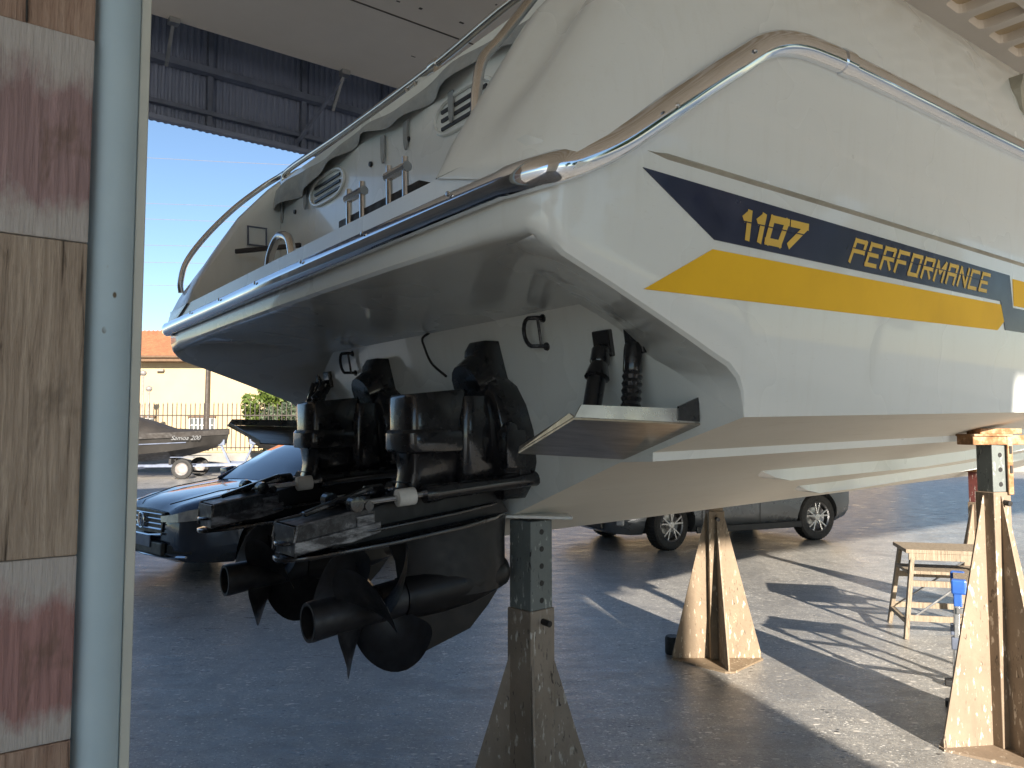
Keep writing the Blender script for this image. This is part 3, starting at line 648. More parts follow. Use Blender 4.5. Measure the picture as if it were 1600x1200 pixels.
# trim tabs with their rams
for sg in (-1, 1):
    tb = lambda s, p, z: (s, sg*p, z)
    m = MB()
    top = [tb(-.075,1.235,.452), tb(-.088,1.60,.575), tb(-.640,1.60,.600), tb(-.560,1.235,.492)]
    bot_ = [(a, b, c_-.006) for a, b, c_ in top]
    m.add(top+bot_, [(0,1,2,3),(4,5,6,7),(0,1,5,4),(1,2,6,5),(2,3,7,6),(3,0,4,7)])
    t_ = m.build('trim_tab', 'tab_steel', boat, 0)
    m = MB(); m.add([tb(-.12,1.597,.577), tb(-.638,1.597,.601), tb(-.612,1.597,.636), tb(-.135,1.597,.622), tb(-.12,1.602,.577), tb(-.638,1.602,.601), tb(-.612,1.602,.636), tb(-.135,1.602,.622)], [(0,1,2,3),(4,5,6,7),(0,1,5,4),(1,2,6,5),(2,3,7,6),(3,0,4,7)]); m.build('tab_flange', 'bare_steel', t_, 0)
    m = MB(); m.add([tb(-.562,1.235,.494), tb(-.638,1.597,.602), tb(-.632,1.57,.612), tb(-.568,1.25,.510), tb(-.556,1.235,.494), tb(-.632,1.597,.602), tb(-.626,1.57,.612), tb(-.562,1.25,.510)], [(0,1,2,3),(4,5,6,7),(0,1,5,4),(1,2,6,5),(2,3,7,6),(3,0,4,7)]); m.build('tab_flange', 'tab_steel', t_, 0)
    m = MB(); m.add([tb(-.10,1.60,.58), tb(-.10,1.60,.66), tb(-.20,1.60,.63), tb(-.20,1.60,.585), tb(-.10,1.607,.58), tb(-.10,1.607,.66), tb(-.20,1.607,.63), tb(-.20,1.607,.585)], [(0,1,2,3),(4,5,6,7),(0,1,5,4),(1,2,6,5),(2,3,7,6),(3,0,4,7)]); m.build('tab_gusset', 'drive_black', t_, 0)
    for (p0, p1, sb, zb, bel) in ((1.215, 1.29, -.31, .52, False), (1.375, 1.42, -.235, .535, True)):
        a = Vector(tb(-.155, p0, .850)); b = Vector(tb(sb, p1, zb)); d = (b-a)
        m = MB()
        if bel:
            pts = [a+d*t for t in (0,.05,.3,.32,.36,.40,.44,.48,.52,.56,.60,.64,.68,.72,.8,1)]; rad = [.032,.034,.034,.030,.036,.030,.036,.030,.036,.030,.036,.030,.036,.030,.022,.018]
        else:
            pts = [a+d*t for t in (-.02,.02,.16,.18,.33,.35,.9,1)]; rad = [.020,.036,.036,.032,.046,.034,.032,.018]
        m.tube(pts, rad, 14); cyl = m.build('tab_ram', 'drive_black', boat, 40)
        m = MB(); m.box(tuple(a+Vector((.02,0,.02))), (.05,.085,.10), Matrix.Rotation(-.156,3,'Y')); m.build('ram_bracket', 'drive_black', cyl, 0, bevel=.006)

# ------------------------------------------------------------------ stern drives
def propeller(sx, zx, hand, phase, rtip, chordk):
    mm = MB(); nr, nc = 16, 11
    for b in range(3):
        ph = phase+b*2*math.pi/3; gr_ = []
        for side in (1, -1):
            g2 = []
            for i in range(nr):
                u = 1-(1-i/(nr-1))**1.7; r = .062+(rtip-.062)*u
                wdt = chordk*(.62+.95*u-.95*u*u)*math.sqrt(max(.0008, 1-u**5)); mid = .32*u*u*hand
                row = []
                for j in range(nc):
                    v_ = j/(nc-1)*2-1; a = ph+mid+v_*wdt
                    ax = hand*(v_*wdt*.115)+.02*u
                    th = .0075*(1-u*.7)*(1-v_*v_)+.0006
                    row.append((sx+ax+side*th, r*math.cos(a), zx+r*math.sin(a)))
                g2.append(row)
            gr_.append(g2)
        for g2 in gr_:
            for i in range(nr-1):
                for j in range(nc-1): mm.add([g2[i][j], g2[i][j+1], g2[i+1][j+1], g2[i+1][j]], [(0,1,2,3)])
    return mm
def xbox(mm, prof, hw0, hw1=None, rnd=None):
    hw1 = hw0 if hw1 is None else hw1
    return mm.prism([(s, z) for s, z in prof], 1, -hw0, hw0)
def rsec(s0, s1, hw, z, r, k=5):               # rounded rectangle ring in plan
    return [(x_, y_, z) for x_, y_ in rr_poly(s0, s1, -hw, hw, r, k)]
def drive(pc):
    # transom shield is the part itself
    m = MB()
    sh = [(.94,.072,.07),(.90,.078,.10),(.80,.095,.12),(.775,.10,.12),(.74,.155,.13),(.66,.20,.15),(.55,.225,.16),(.42,.215,.16),(.33,.17,.15),(.26,.10,.12)]
    rings_ = []
    for z, hw, dp in sh:
        f_ = -.1574*z
        rings_.append([(f_-dp, -hw*.62, z), (f_-dp*.9, -hw*.9, z), (f_-dp*.35, -hw, z), (f_+.01, -hw, z), (f_+.01, hw, z), (f_-dp*.35, hw, z), (f_-dp*.9, hw*.9, z), (f_-dp, hw*.62, z)])
    m.rings(rings_); d = m.build('sterndrive', 'drive_black', boat, 32, bevel=.006)
    d.location = (0, pc, 0)
    for zz in (.86, .835):
        m = MB(); m.box((-.243+.16*(.86-zz)*0, 0, zz), (.008,.10,.008)); m.build('shield_rib', 'black_plastic', d, 0)
    m = MB(); m.tube([(-.27,-.0,.74),(-.20,0,.77)], [.10,.12], 16); m.tube([(-.24,-.09,.765),(-.24,.09,.765)], .03, 12); m.build('pivot_housing', 'drive_black', d)
    for sg in (-1, 1):
        m = MB(); m.lathe([(0,-.02),(.03,-.018),(.034,0),(.034,.03)], (-.20,sg*.21,.56), 'y', 12); m.box((-.18,sg*.20,.48), (.10,.06,.16)); m.build('gimbal_lug', 'drive_black', d, 30, bevel=.01)
    # bellows and bell housing
    m = MB(); pts = [(-.13-.016*i, 0, .50) for i in range(12)]; m.tube(pts, [.115 if i % 2 else .098 for i in range(12)], 20); m.build('bellows', 'black_rubber', d)
    m = MB(); m.rings([rsec(-.36,-.20,.10,.30,.04), rsec(-.38,-.19,.13,.36,.05), rsec(-.38,-.18,.14,.60,.05), rsec(-.36,-.20,.12,.70,.05)]); m.build('bell_housing', 'drive_black', d, 35)
    # upper gearcase: cap, band, body
    m = MB(); q = lambda s: .706+.09*(s+.60)
    top = [(a, b, q(a)) for a, b, _ in rsec(-.605,-.315,.105,0,.055)]
    m.rings([rsec(-.605,-.315,.105,.566,.055), [(a, b, q(a)-.012) for a, b, _ in rsec(-.605,-.315,.105,0,.055)], [(a, b, q(a)) for a, b, _ in rsec(-.598,-.322,.098,0,.05)]]); cap_ = m.build('gearcase_cap', 'drive_black', d, 35)
    m = MB(); m.rings([rsec(-.618,-.31,.112,.478,.06), rsec(-.622,-.31,.116,.49,.06), rsec(-.622,-.31,.116,.552,.06), rsec(-.612,-.31,.108,.566,.055)]); m.build('gearcase_band', 'drive_black', d, 35)
    m = MB(); m.rings([rsec(-.60,-.28,.07,.335,.05), rsec(-.585,-.28,.078,.40,.05), rsec(-.592,-.29,.095,.47,.055), rsec(-.60,-.30,.105,.479,.055)]); m.build('upper_gearcase', 'drive_black', d, 40)
    # drive-shaft housing with the swept tail above the plate
    pl = lambda s: .209+.085*s
    m = MB(); prof = [(-.60,.36),(-.585,.34),(-.61,.315),(-.66,.295),(-.78,.268),(-.86,.245),(-.92,pl(-.92)),(-.10,pl(-.10)),(-.14,.27),(-.22,.36)]
    m.prism(prof, 1, -.062, .062); m.build('driveshaft_housing', 'gearcase_black', d, 30, bevel=.018, seg=3)
    # anti-ventilation plate and splash plate
    out = [(-1.105,.0),(-1.095,.055),(-1.0,.115),(-.7,.155),(-.4,.145),(-.2,.10),(-.075,.02)]
    poly = [(a, -b) for a, b in out]+[(a, b) for a, b in out[::-1]][0:-1]
    def plate(k, dz, th, name, mat):
        m = MB(); n_ = len(poly); vs_ = [(a, b*k, pl(a)+dz+th) for a, b in poly]+[(a, b*k, pl(a)+dz) for a, b in poly]
        m.add(vs_, [tuple(range(n_)), tuple(range(n_, 2*n_))[::-1]]+[(i, (i+1) % n_, n_+(i+1) % n_, n_+i) for i in range(n_)]); m.build(name, mat, d, 30, bevel=.004)
    plate(1.0, -.012, .016, 'anti_ventilation_plate', 'drive_black'); plate(.80, .045, .012, 'splash_plate', 'drive_black')
    # planing wedge at the tail of the plate
    for sg in (-1, 1):
        m = MB(); m.prism([(-1.075,pl(-1.07)+.012),(-.78,pl(-.78)+.03),(-.76,pl(-.76)+.03),(-.76,.268),(-.80,.276),(-1.06,.238)], 1, sg*.10-.006, sg*.10+.006)
        w_ = m.build('planing_wedge', 'worn_alloy', d, 0, bevel=.003)
        m = MB(); y0, y1 = sg*.106, sg*.114; q = [(-1.078,pl(-1.07)+.014),(-.93,pl(-.93)+.026),(-.86,pl(-.86)+.022),(-.74,pl(-.74)+.040),(-.74,pl(-.74)+.080),(-1.074,pl(-1.07)+.062)]
        m.prism(q, 1, min(y0,y1), max(y0,y1)); m.build('wedge_flange', 'scuffed_alloy', d, 0, bevel=.003)
        m = MB(); m.tube([(-1.062,sg*.107,.236),(-.93,sg*.107,.2575),(-.80,sg*.107,.277)], .0045, 6); m.tube([(-1.062,sg*.107,.236),(-1.074,sg*.107,pl(-1.07)+.062)], .0045, 6); m.build('wedge_edge', 'scuffed_alloy', d)
        m = MB(); m.box((-.80, sg*.103, .225), (.075,.016,.06), Matrix.Rotation(-.10,3,'Y')); m.build('wedge_bracket', 'scuffed_alloy', d, 0, bevel=.004)
    m = MB(); m.box((-.92,0,.252), (.28,.20,.008), Matrix.Rotation(-.14,3,'Y')); m.build('wedge_top', 'gearcase_black', d, 0)
    m = MB(); m.box((-1.068,0,.18), (.006,.20,.105), Matrix.Rotation(-.05,3,'Y')); m.build('wedge_end', 'worn_alloy', d, 0)
    # trim rams either side, with hose and clamp
    for sg in (-1, 1):
        a, b = Vector((-.03, sg*.19, .352)), Vector((-.845, sg*.115, .298)); dd = b-a
        m = MB(); m.tube([a+dd*t for t in (0,.02,.06,.56,.60,.66)], [.026,.034,.030,.030,.036,.036], 14); rm = m.build('trim_ram', 'drive_black', d, 35)
        m = MB(); m.tube([a+dd*.66, a+dd*.97], .012, 10); m.build('ram_rod', 'steel_rod', d)
        m = MB(); m.tube([a+dd*.71, a+dd*.80], .034, 16); m.build('ram_clamp', 'white_plastic' if sg < 0 else 'drive_black', d, 40, bevel=.004)
        m = MB(); m.lathe([(0,-.03),(.03,-.028),(.034,-.02),(.034,.02),(0,.024)], tuple(a), 'y', 14); m.build('ram_eye', 'drive_black', d, 35)
        m = MB(); m.lathe([(0,-.024),(.028,-.02),(.03,.02),(0,.024)], tuple(b), 'y', 14); m.build('ram_eye', 'drive_black', d, 35)
        m = MB(); m.box(tuple(a+dd*.10+Vector((0,0,.05))), (.06,.03,.06)); m.build('hose_block', 'worn_alloy', d, 0, bevel=.006)
        for k in (0, 1):
            m = MB(); m.tube(smoothpath([a+dd*.10+Vector((0,0,.075)), a+Vector((.0,sg*.03,.09-.014*k)), a+Vector((.05,sg*.06,.08-.02*k)), a+Vector((.09,sg*.07,.035-.02*k))]), .006, 6); m.build('ram_hose', 'worn_alloy' if k else 'black_rubber', d, 60)
    m = MB(); m.tube([(-.80,-.14,.29),(-.80,.14,.29)], .018, 10); m.build('cross_shaft', 'drive_black', d)
    m = MB(); m.bar((-1.0,0,.262),(-.72,0,.345),.03,.02); m.build('steering_link', 'drive_black', d, 0, bevel=.005)
    # lower leg, torpedo, skeg
    m = MB()
    def leg(z, s0, s1, hw):
        pr = [(0,.0),(.08,.55),(.22,.9),(.42,1),(.65,.85),(.85,.45),(1,.06)]
        pts = [(s1-(s1-s0)*u, hw*v_, z) for u, v_ in pr]+[(s1-(s1-s0)*u, -hw*v_, z) for u, v_ in pr[::-1]]
        return pts
    m.rings([[(a, b, pl(a)-.012) for a, b, _ in leg(0,-.66,-.075,.080)], [(a, b, .10+.085*a) for a, b, _ in leg(0,-.62,-.081,.084)], leg(-.02,-.61,-.082,.096), leg(-.11,-.60,-.10,.098)]); m.build('lower_leg', 'gearcase_black', d, 40)
    ax = lambda s: -.045+.088*s
    m = MB(); rr2 = []
    for s, r in ((-.086,.004),(-.088,.040),(-.10,.062),(-.15,.075),(-.28,.097),(-.42,.100),(-.52,.094),(-.58,.084),(-.60,.080)):
        rr2.append([(s, r*math.cos(t), ax(s)+r*math.sin(t)) for t in [2*math.pi*j/24 for j in range(24)]])
    m.rings(rr2); m.build('torpedo', 'gearcase_black', d, 50)
    m = MB(); pts = [(-.585,-.12),(-.578,-.30),(-.555,-.33),(-.525,-.335),(-.275,-.273),(-.18,-.19),(-.10,-.10)]
    m.prism(pts, 1, -.009, .009); m.build('skeg', 'gearcase_black', d, 0, bevel=.003)
    for i in range(9):
        m = MB(); m.lathe([(0,-.002),(.005,-.0015),(.005,.004)], (-.20+.004*i,-.0665 if False else -.0595,.125-.014*i), 'y', 6); m.build('water_intake', 'seam_dark', d)
    # propellers
    m = MB(); rr2 = []
    for s, r in ((-.602,.074),(-.70,.072),(-.705,.068),(-.71,.072),(-.86,.070),(-.97,.074),(-.985,.072),(-.985,.060),(-.93,.058),(-.92,.0)):
        rr2.append([(s, r*math.cos(t), ax(s)+r*math.sin(t)) for t in [2*math.pi*j/28 for j in range(28)]])
    m.rings(rr2, cap=False); m.build('propeller_hub', 'prop_black', d, 40)
    propeller(-.665, ax(-.665), -1, R(-100), .268, 1.0).build('propeller', 'prop_black', d, 50)
    propeller(-.815, ax(-.815), 1, R(-92), .258, .95).build('propeller', 'prop_black', d, 50)
    return d
drive(-.5); drive(.5)

# ------------------------------------------------------------------ boat stands
def stand(loc, rz, label, top, fin_h, fin_l, fin_mat, tube_mat, tube_s=.10, tube_rot=R(45), tube_top=None, tilt=0, head='pad', front=True):
    t = thing('boat_stand', label, 'boat stand', loc, rz, 'boat stands under the yacht')
    def fin(ang, L):
        m = MB(); m.prism([(0,0.012),(L,.012),(L,.05),(.062,fin_h),(0,fin_h)], 1, -.005, .005)
        o = m.build('fin', fin_mat, t, 0); o.rotation_euler = (0,0,ang)
    for k, a in enumerate((0, 90, 180, 270)): fin(R(a), fin_l)
    m = MB(); m.prism([(fin_l+.01,-.02),(fin_l+.01,.02),(.03,fin_l+.01),(-.03,fin_l+.01),(-fin_l-.01,.02),(-fin_l-.01,-.02),(-.03,-fin_l-.01),(.03,-fin_l-.01)], 2, 0, .012); m.build('base_plate', fin_mat, t, 0)
    rot = Matrix.Rotation(tube_rot, 3, 'Z')
    zsp = min(top-.05, fin_h+.02 if tube_top is None else tube_top)
    m = MB(); m.box((0,0,zsp/2+.006), (tube_s+.012, tube_s+.012, zsp-.012), rot); m.build('outer_tube', fin_mat, t, 0, bevel=.004)
    m = MB(); m.box((0,0,(zsp+top)/2), (tube_s-.002, tube_s-.002, top-zsp), rot); tb_ = m.build('inner_tube', tube_mat, t, 0, bevel=.004)
    n_ = int((top-zsp)/.075)
    for i in range(n_):
        for k in (0,):
            m = MB(); v_ = rot @ Vector((tube_s/2, 0, 0)); a_ = rot @ Vector((1,0,0))
            m.tube([Vector((0,0,zsp+.04+i*.075))+v_-a_*.01, Vector((0,0,zsp+.04+i*.075))+v_+a_*.0008], .0125, 12)
            m.build('pin_hole', 'wire_black', tb_); m = MB()
            m.tube([Vector((0,0,zsp+.04+i*.075))-(rot @ Vector((0,tube_s/2,0)))+(rot @ Vector((0,.01,0))), Vector((0,0,zsp+.04+i*.075))-(rot @ Vector((0,tube_s/2+.0008,0)))], .0125, 12)
            m.build('pin_hole', 'wire_black', tb_)
    m = MB(); a_ = rot @ Vector((0,-1,0)); m.tube([a_*(tube_s/2-.005)+Vector((0,0,zsp-.05)), a_*(tube_s/2+.05)+Vector((0,0,zsp-.055))], .014, 10); m.build('locking_pin', 'black_rubber', t)
    return t
def hz(w_):                                      # height of the hull bottom over a world xy (boat frame, bottom plane)
    l = BM.inverted() @ Vector((w_[0], w_[1], 1.2)); s_, p_ = l.x, abs(l.y); z_ = bot(max(s_, 0), p_); return (BM @ Vector((l.x, l.y, z_))).z
# front stand under the transom
p1 = (.085, 3.50); z1 = hz(p1)
s1 = stand((p1[0], p1[1], 0), R(3), 'brown stand with steel tube under the stern beside the propellers', z1-.03, .72, .27, 'stand_brown', 'stand_tube', .138, R(40), .815)
m = MB(); m.box((.03,0,z1-.012), (.30,.16,.014), Matrix.Rotation(.03,3,'Y')); m.build('top_pad', 'white_plastic', s1, 0, bevel=.004)
p2 = (1.443, 5.52); z2 = hz(p2)
s2 = stand((p2[0], p2[1], 0), R(0), 'sunlit beige stand with tapered fins under the middle of the hull', z2-.03, 1.02, .31, 'stand_beige', 'stand_beige', .10, R(0))
m = MB(); m.box((0,0,z2-.018), (.2,.2,.03)); m.build('top_pad', 'rust', s2, 0, bevel=.004)
p3 = (2.50, 4.02); z3 = hz(p3)
s3 = stand((p3[0], p3[1], 0), R(8), 'tall pinkish stand with rusty head at the right edge', z3-.09, 1.27, .33, 'stand_pink', 'stand_tube', .10, R(8))
m = MB(); m.box((0,0,z3-.07), (.30,.12,.05)); m.box((.02,0,z3-.025), (.24,.10,.03)); m.box((.055,-.058,z3-.20), (.03,.012,.30)); m.box((-.04,0,z3-.045), (.22,.14,.012)); m.build('rusty_head', 'rust', s3, 0, bevel=.004)
m = MB(); m.box((.055,-.066,z3-.12), (.012,.006,.04)); m.box((.055,-.066,z3-.22), (.012,.006,.04)); m.build('bracket_hole', 'wire_black', s3, 0)
# post of a maroon stand farther on
p4 = (4.18, 6.95); z4 = hz(p4)
s4 = stand((p4[0], p4[1], 0), R(20), 'maroon stand behind the tall pinkish stand at the right', z4-.03, .95, .28, 'stand_pink', 'stand_maroon', .10, R(10))
m = MB(); m.box((0,0,z4-.018), (.2,.16,.03)); m.build('top_pad', 'rust', s4, 0, bevel=.004)
m = MB(); m.lathe([(0,0),(.055,0),(.058,.015),(.058,.11),(.05,.125),(0,.125)], (0,0,0), 'z', 20)
o = m.build('rubber_block', 'black_rubber'); o.location = (1.165, 5.66, 0); tag(o, 'black rubber block on the floor behind the sunlit beige stand', 'rubber block')

# ------------------------------------------------------------------ step stools at the right
st = thing('step_stool', 'weathered wooden step stool casting a shadow at the right', 'stool', (3.46, 6.22, 0), R(-14))
m = MB(); m.box((0,0,.665), (.66,.44,.03)); m.build('top_board', 'stool_wood', st, 0, bevel=.004)
m = MB(); m.box((0,-.21,.625), (.62,.02,.05)); m.build('apron', 'stool_wood', st, 0)
m = MB(); m.box((-.02,-.02,.50), (.60,.36,.025)); m.build('step_board', 'stool_wood', st, 0, bevel=.004)
for sx in (-1, 1):
    for sy in (-1, 1):
        m = MB(); m.bar((sx*.36,sy*.27,0),(sx*.28,sy*.19,.65),.055,.03); m.build('leg', 'stool_wood', st, 0, bevel=.003)
    m = MB(); m.bar((sx*.345,-.25,.13),(sx*.345,.25,.13),.03,.03); m.build('stretcher', 'stool_wood', st, 0)
for sy in (-1, 1):
    for zz in (.16, .42):
        m = MB(); k = .36-.12*zz; m.bar((-k,sy*(.27-.12*zz),zz),(k,sy*(.27-.12*zz),zz),.02,.045); m.build('stretcher', 'stool_wood', st, 0)
for sy in (-1, 1):
    m = MB(); m.tube([(-.33,sy*.255,.14),(.28,sy*.20,.60)], .008, 6); m.build('brace', 'galvanised', st)
al = thing('folding_platform', 'aluminium folding work step with blue corner cap beside the pinkish stand', 'work step', (2.94, 4.62, 0), R(-29))
m = MB(); m.box((0,0,.71), (.56,.32,.025)); m.build('top_board', 'stool_wood', al, 0)
for sx in (-1, 1):
    for sy in (-1, 1):
        m = MB(); m.bar((sx*.29,sy*.21,0),(sx*.26,sy*.15,.70),.032,.026); l_ = m.build('leg', 'galvanised', al, 0, bevel=.003)
        m = MB(); m.box((sx*.295,sy*.215,.02), (.10,.07,.04)); m.build('foot', 'black_rubber', l_, 0, bevel=.008)
        m = MB(); m.box((sx*.278,sy*.185,.36), (.05,.045,.07)); m.build('joint', 'shed_steel', l_, 0, bevel=.006)
        m = MB(); m.box((sx*.255,sy*.155,.685), (.08,.06,.085)); m.build('corner_cap', 'blue_plastic', al, 0, bevel=.01)
        m = MB(); m.box((sx*.262,sy*.158,.615), (.045,.04,.09)); m.build('corner_cap', 'blue_plastic', al, 0, bevel=.006)
m = MB(); m.lathe([(0,-.01),(.016,-.008),(.016,.01)], (-.18,-.19,.69), 'y', 12); m.build('knob', 'orange_plastic', al)
for zz in (.30, .55):
    m = MB(); m.bar((-.27,-.18,zz),(.27,-.18,zz),.025,.03); m.build('rung', 'galvanised', al, 0)

# ------------------------------------------------------------------ cars
def wheel(parent, x, y, r, side, rim, steer=0, spokes=5):
    m = MB(); wd = .205
    m.lathe([(r*.66,-wd*.42),(r*.74,-wd*.5),(r*.93,-wd*.5),(r*.99,-wd*.4),(r,-wd*.2),(r,wd*.2),(r*.99,wd*.4),(r*.93,wd*.5),(r*.74,wd*.5),(r*.66,wd*.42)], (0,0,0), 'y', 36)
    for k in range(44):
        a = 2*math.pi*k/44; m.box((r*1.0*math.cos(a), 0, r*1.0*math.sin(a)), (.012,.15,.012), Matrix.Rotation(-a,3,'Y'))
    w_ = m.build('wheel', 'tyre', parent, 40); w_.location = (x, y, r); w_.rotation_euler = (0, 0, steer)
    s_ = side
    m = MB(); m.lathe([(r*.68,s_*wd*.44),(r*.66,s_*wd*.47),(r*.60,s_*wd*.42),(r*.585,s_*wd*.1),(r*.30,-s_*wd*.1),(0,-s_*wd*.1)], (0,0,0), 'y', 36); rm = m.build('rim_barrel', 'dark_rim', w_, 40)
    for k in range(spokes):
        a = 2*math.pi*k/spokes+.3
        for da in (-.17, .17):
            m = MB(); d0 = Vector((math.cos(a), 0, math.sin(a))); d1 = Vector((math.cos(a+da*1.25), 0, math.sin(a+da*1.25)))
            m.bar(d0*.05+Vector((0,s_*wd*.40,0)), d1*r*.63+Vector((0,s_*wd*.43,0)), .022, .028, (0,1,0)); m.build('spoke', rim, w_, 0, bevel=.003)
    m = MB(); m.lathe([(0,s_*wd*.48),(.045,s_*wd*.47),(.055,s_*wd*.42),(.055,s_*wd*.1)], (0,0,0), 'y', 20); m.build('hub_cap', rim, w_, 40)
    m = MB(); m.lathe([(r*.40,-s_*wd*.05),(r*.40,s_*wd*.02),(0,s_*wd*.02)], (0,0,0), 'y', 20); m.build('brake_disc', 'bare_steel', w_, 40)
    return w_
def carbody(root, paint, stn, ghs, wheels, wr, zb):
    """stn: x, half width, top z, bottom z"""
    m = MB(); rr_ = []
    for x, wd, zt, b in stn:
        h = [(0,b),(.6*wd,b),(.88*wd,b+.02),(.97*wd,b+.12),(wd,b+.30*(zt-b)),(wd,b+.55*(zt-b)),(.985*wd,b+.80*(zt-b)),(.945*wd,zt-.055),(.84*wd,zt-.012),(.72*wd,zt+.004),(.66*wd,zt-.002),(.35*wd,zt+.016),(0,zt+.022)]
        rr_.append([(x, -p, z) for p, z in h]+[(x, p, z) for p, z in h[-2:0:-1]])
    m.rings(rr_)
    me = m.build('body', paint, None, 38, mesh_only=True); o = bpy.data.objects.new('body', me); COL.objects.link(o)
    cuts = []
    for (x, sy) in wheels:
        c_ = MB(); c_.lathe([(wr+.055,-.19),(wr+.055,.19)], (x, sy, wr), 'y', 40, True); co = c_.build('cut', paint, None, 0); cuts.append(co)
        md = o.modifiers.new('b', 'BOOLEAN'); md.operation = 'DIFFERENCE'; md.object = co; md.solver = 'EXACT'
    dg = bpy.context.evaluated_depsgraph_get(); dg.update(); me2 = bpy.data.meshes.new_from_object(o.evaluated_get(dg)); me2.name = 'body'
    o.modifiers.clear(); o.data = me2
    for c_ in cuts: bpy.data.objects.remove(c_)
    me2.polygons.foreach_set('use_smooth', [True]*len(me2.polygons)); me2.set_sharp_from_angle(angle=R(34))
    o.parent = root
    # greenhouse
    m = MB(); rr_ = []
    for x, wb, z0, wt, z1 in ghs:
        h = [(wb, z0), (wb*.6+wt*.4, z0+.42*(z1-z0)), (wt+.02, z0+.86*(z1-z0)), (wt-.05, z1-.01), (wt*.5, z1+.008), (0, z1+.014)]
        rr_.append([(x, -p, z) for p, z in h]+[(x, p, z) for p, z in h[-2::-1]])
    m.rings(rr_, close=False); g = m.build('greenhouse_glass', 'car_glass', root, 40)
    k = [i for i, q in enumerate(ghs) if q[4]-q[2] > .40]
    m = MB(); rr_ = []
    for i in k:
        x, wb, z0, wt, z1 = ghs[i]
        h = [(wt+.028, z0+.87*(z1-z0)), (wt-.045, z1+.004), (wt*.5, z1+.022), (0, z1+.028)]
        rr_.append([(x, -p, z) for p, z in h]+[(x, p, z) for p, z in h[-2::-1]])
    m.rings(rr_, close=False); m.build('roof', paint, root, 40)
    for sg in (-1, 1):
        def gp(i, f_):
            x, wb, z0, wt, z1 = ghs[i]; return Vector((x, sg*(wb+(wt+.025-wb)*f_+.004), z0+(z1-z0)*.88*f_))
        a0 = gp(0, 0); a1 = gp(k[0], 1); m = MB(); m.bar(a0, a1, .07, .03, (0, sg, .3)); m.build('pillar', paint, root, 0, bevel=.01)
        a0 = gp(k[len(k)//2], 0); a1 = gp(k[len(k)//2], 1); m = MB(); m.bar(a0, a1, .03, .08, (0, sg, 0)); m.build('pillar', 'car_trim', root, 0)
        a0 = gp(len(ghs)-1, 0); a1 = gp(k[-1], 1); m = MB(); m.bar(a0, a1, .09, .03, (0, sg, .3)); m.build('pillar', paint, root, 0, bevel=.01)
    return o
HD = Vector((-.57,-.82,0)).normalized()
# local +x points to the tail, so yaw = direction of the tail
c1 = thing('parked_car', 'dark navy saloon car with chrome badge parked left behind the stern drives', 'car', (-4.0, 8.5, 0), math.atan2(.73,.68)); c1.scale = (1.07, 1.05, 1.07)
stn = [(0,.50,.62,.30),(.03,.62,.70,.24),(.12,.74,.765,.20),(.28,.82,.815,.18),(.55,.87,.865,.17),(.85,.89,.90,.17),(1.2,.90,.945,.17),(1.5,.90,.965,.17),(2.4,.905,.97,.17),(3.3,.90,.985,.17),(3.9,.88,.995,.18),(4.35,.83,.985,.22),(4.62,.74,.93,.30),(4.7,.62,.80,.36)]
wh = [(.92,-.80),(.92,.80),(3.63,-.80),(3.63,.80)]
gh = [(1.12,.76,.925,.72,.945),(1.35,.77,.945,.70,1.10),(1.65,.78,.955,.66,1.27),(1.95,.785,.96,.62,1.40),(2.2,.785,.965,.605,1.445),(2.7,.785,.97,.60,1.46),(3.2,.78,.975,.595,1.43),(3.55,.77,.98,.60,1.34),(3.85,.75,.985,.64,1.18),(4.15,.72,.99,.68,1.02)]
b1 = carbody(c1, 'car_navy', stn, gh, wh, .32, .17)
for (x, y) in wh: wheel(c1, x, y, .32, 1 if y > 0 else -1, 'alloy_rim')
# near side of car 1 is y<0 (towards the camera)
for sg in (-1, 1):
    q = [(-.022,.40,.662),(.012,.605,.69),(.10,.742,.732),(.26,.838,.757),(.34,.862,.752),(.34,.870,.655),(.22,.825,.64),(.085,.732,.625),(.003,.605,.612),(-.028,.42,.61)]; n_ = len(q)
    m = MB(); m.add([(a-.012, sg*(b+.012), c_) for a, b, c_ in q]+[(a+.12, sg*(b-.10), c_) for a, b, c_ in q], [(0,1,8,9),(1,2,7,8),(2,3,6,7),(3,4,5,6)]+[(i, (i+1) % n_, n_+(i+1) % n_, n_+i) for i in range(n_)]); hl = m.build('headlight', 'lamp_glass', c1, 30)
    m = MB(); q = [(.27,.842,.748),(.34,.866,.745),(.34,.874,.665),(.27,.85,.66)]; m.add([(a-.016, sg*(b+.018), c_) for a, b, c_ in q], [(0,1,2,3)]); m.build('indicator', 'lamp_amber', hl, 0)
    m = MB(); m.box((.10, sg*.60, .345), (.10,.26,.09), Matrix.Rotation(-sg*.6,3,'Z')); m.build('fog_recess', 'car_trim', c1, 0, bevel=.01)
    m = MB(); m.tube([(1.30,sg*.86,.98),(1.34,sg*.93,1.0)], .02, 8); m.rings([[(1.30+dx,sg*(.93+dy),.985+dz) for dx, dy, dz in ((0,0,-.04),(0,.16,-.03),(0,.17,.06),(0,.01,.07))],[(1.40+dx,sg*(.93+dy),.985+dz) for dx, dy, dz in ((0,0,-.05),(0,.18,-.04),(0,.19,.08),(0,.01,.09))]]); m.build('mirror', 'car_navy', c1, 30, bevel=.01)
m = MB(); vs_ = [(.005,-.47,.70),(.005,.47,.70),(-.02,.36,.50),(-.02,-.36,.50)]; vs_ = [(-.008,-.45,.70),(-.028,0,.715),(-.008,.45,.70),(-.02,.40,.50),(-.042,0,.485),(-.02,-.40,.50)]
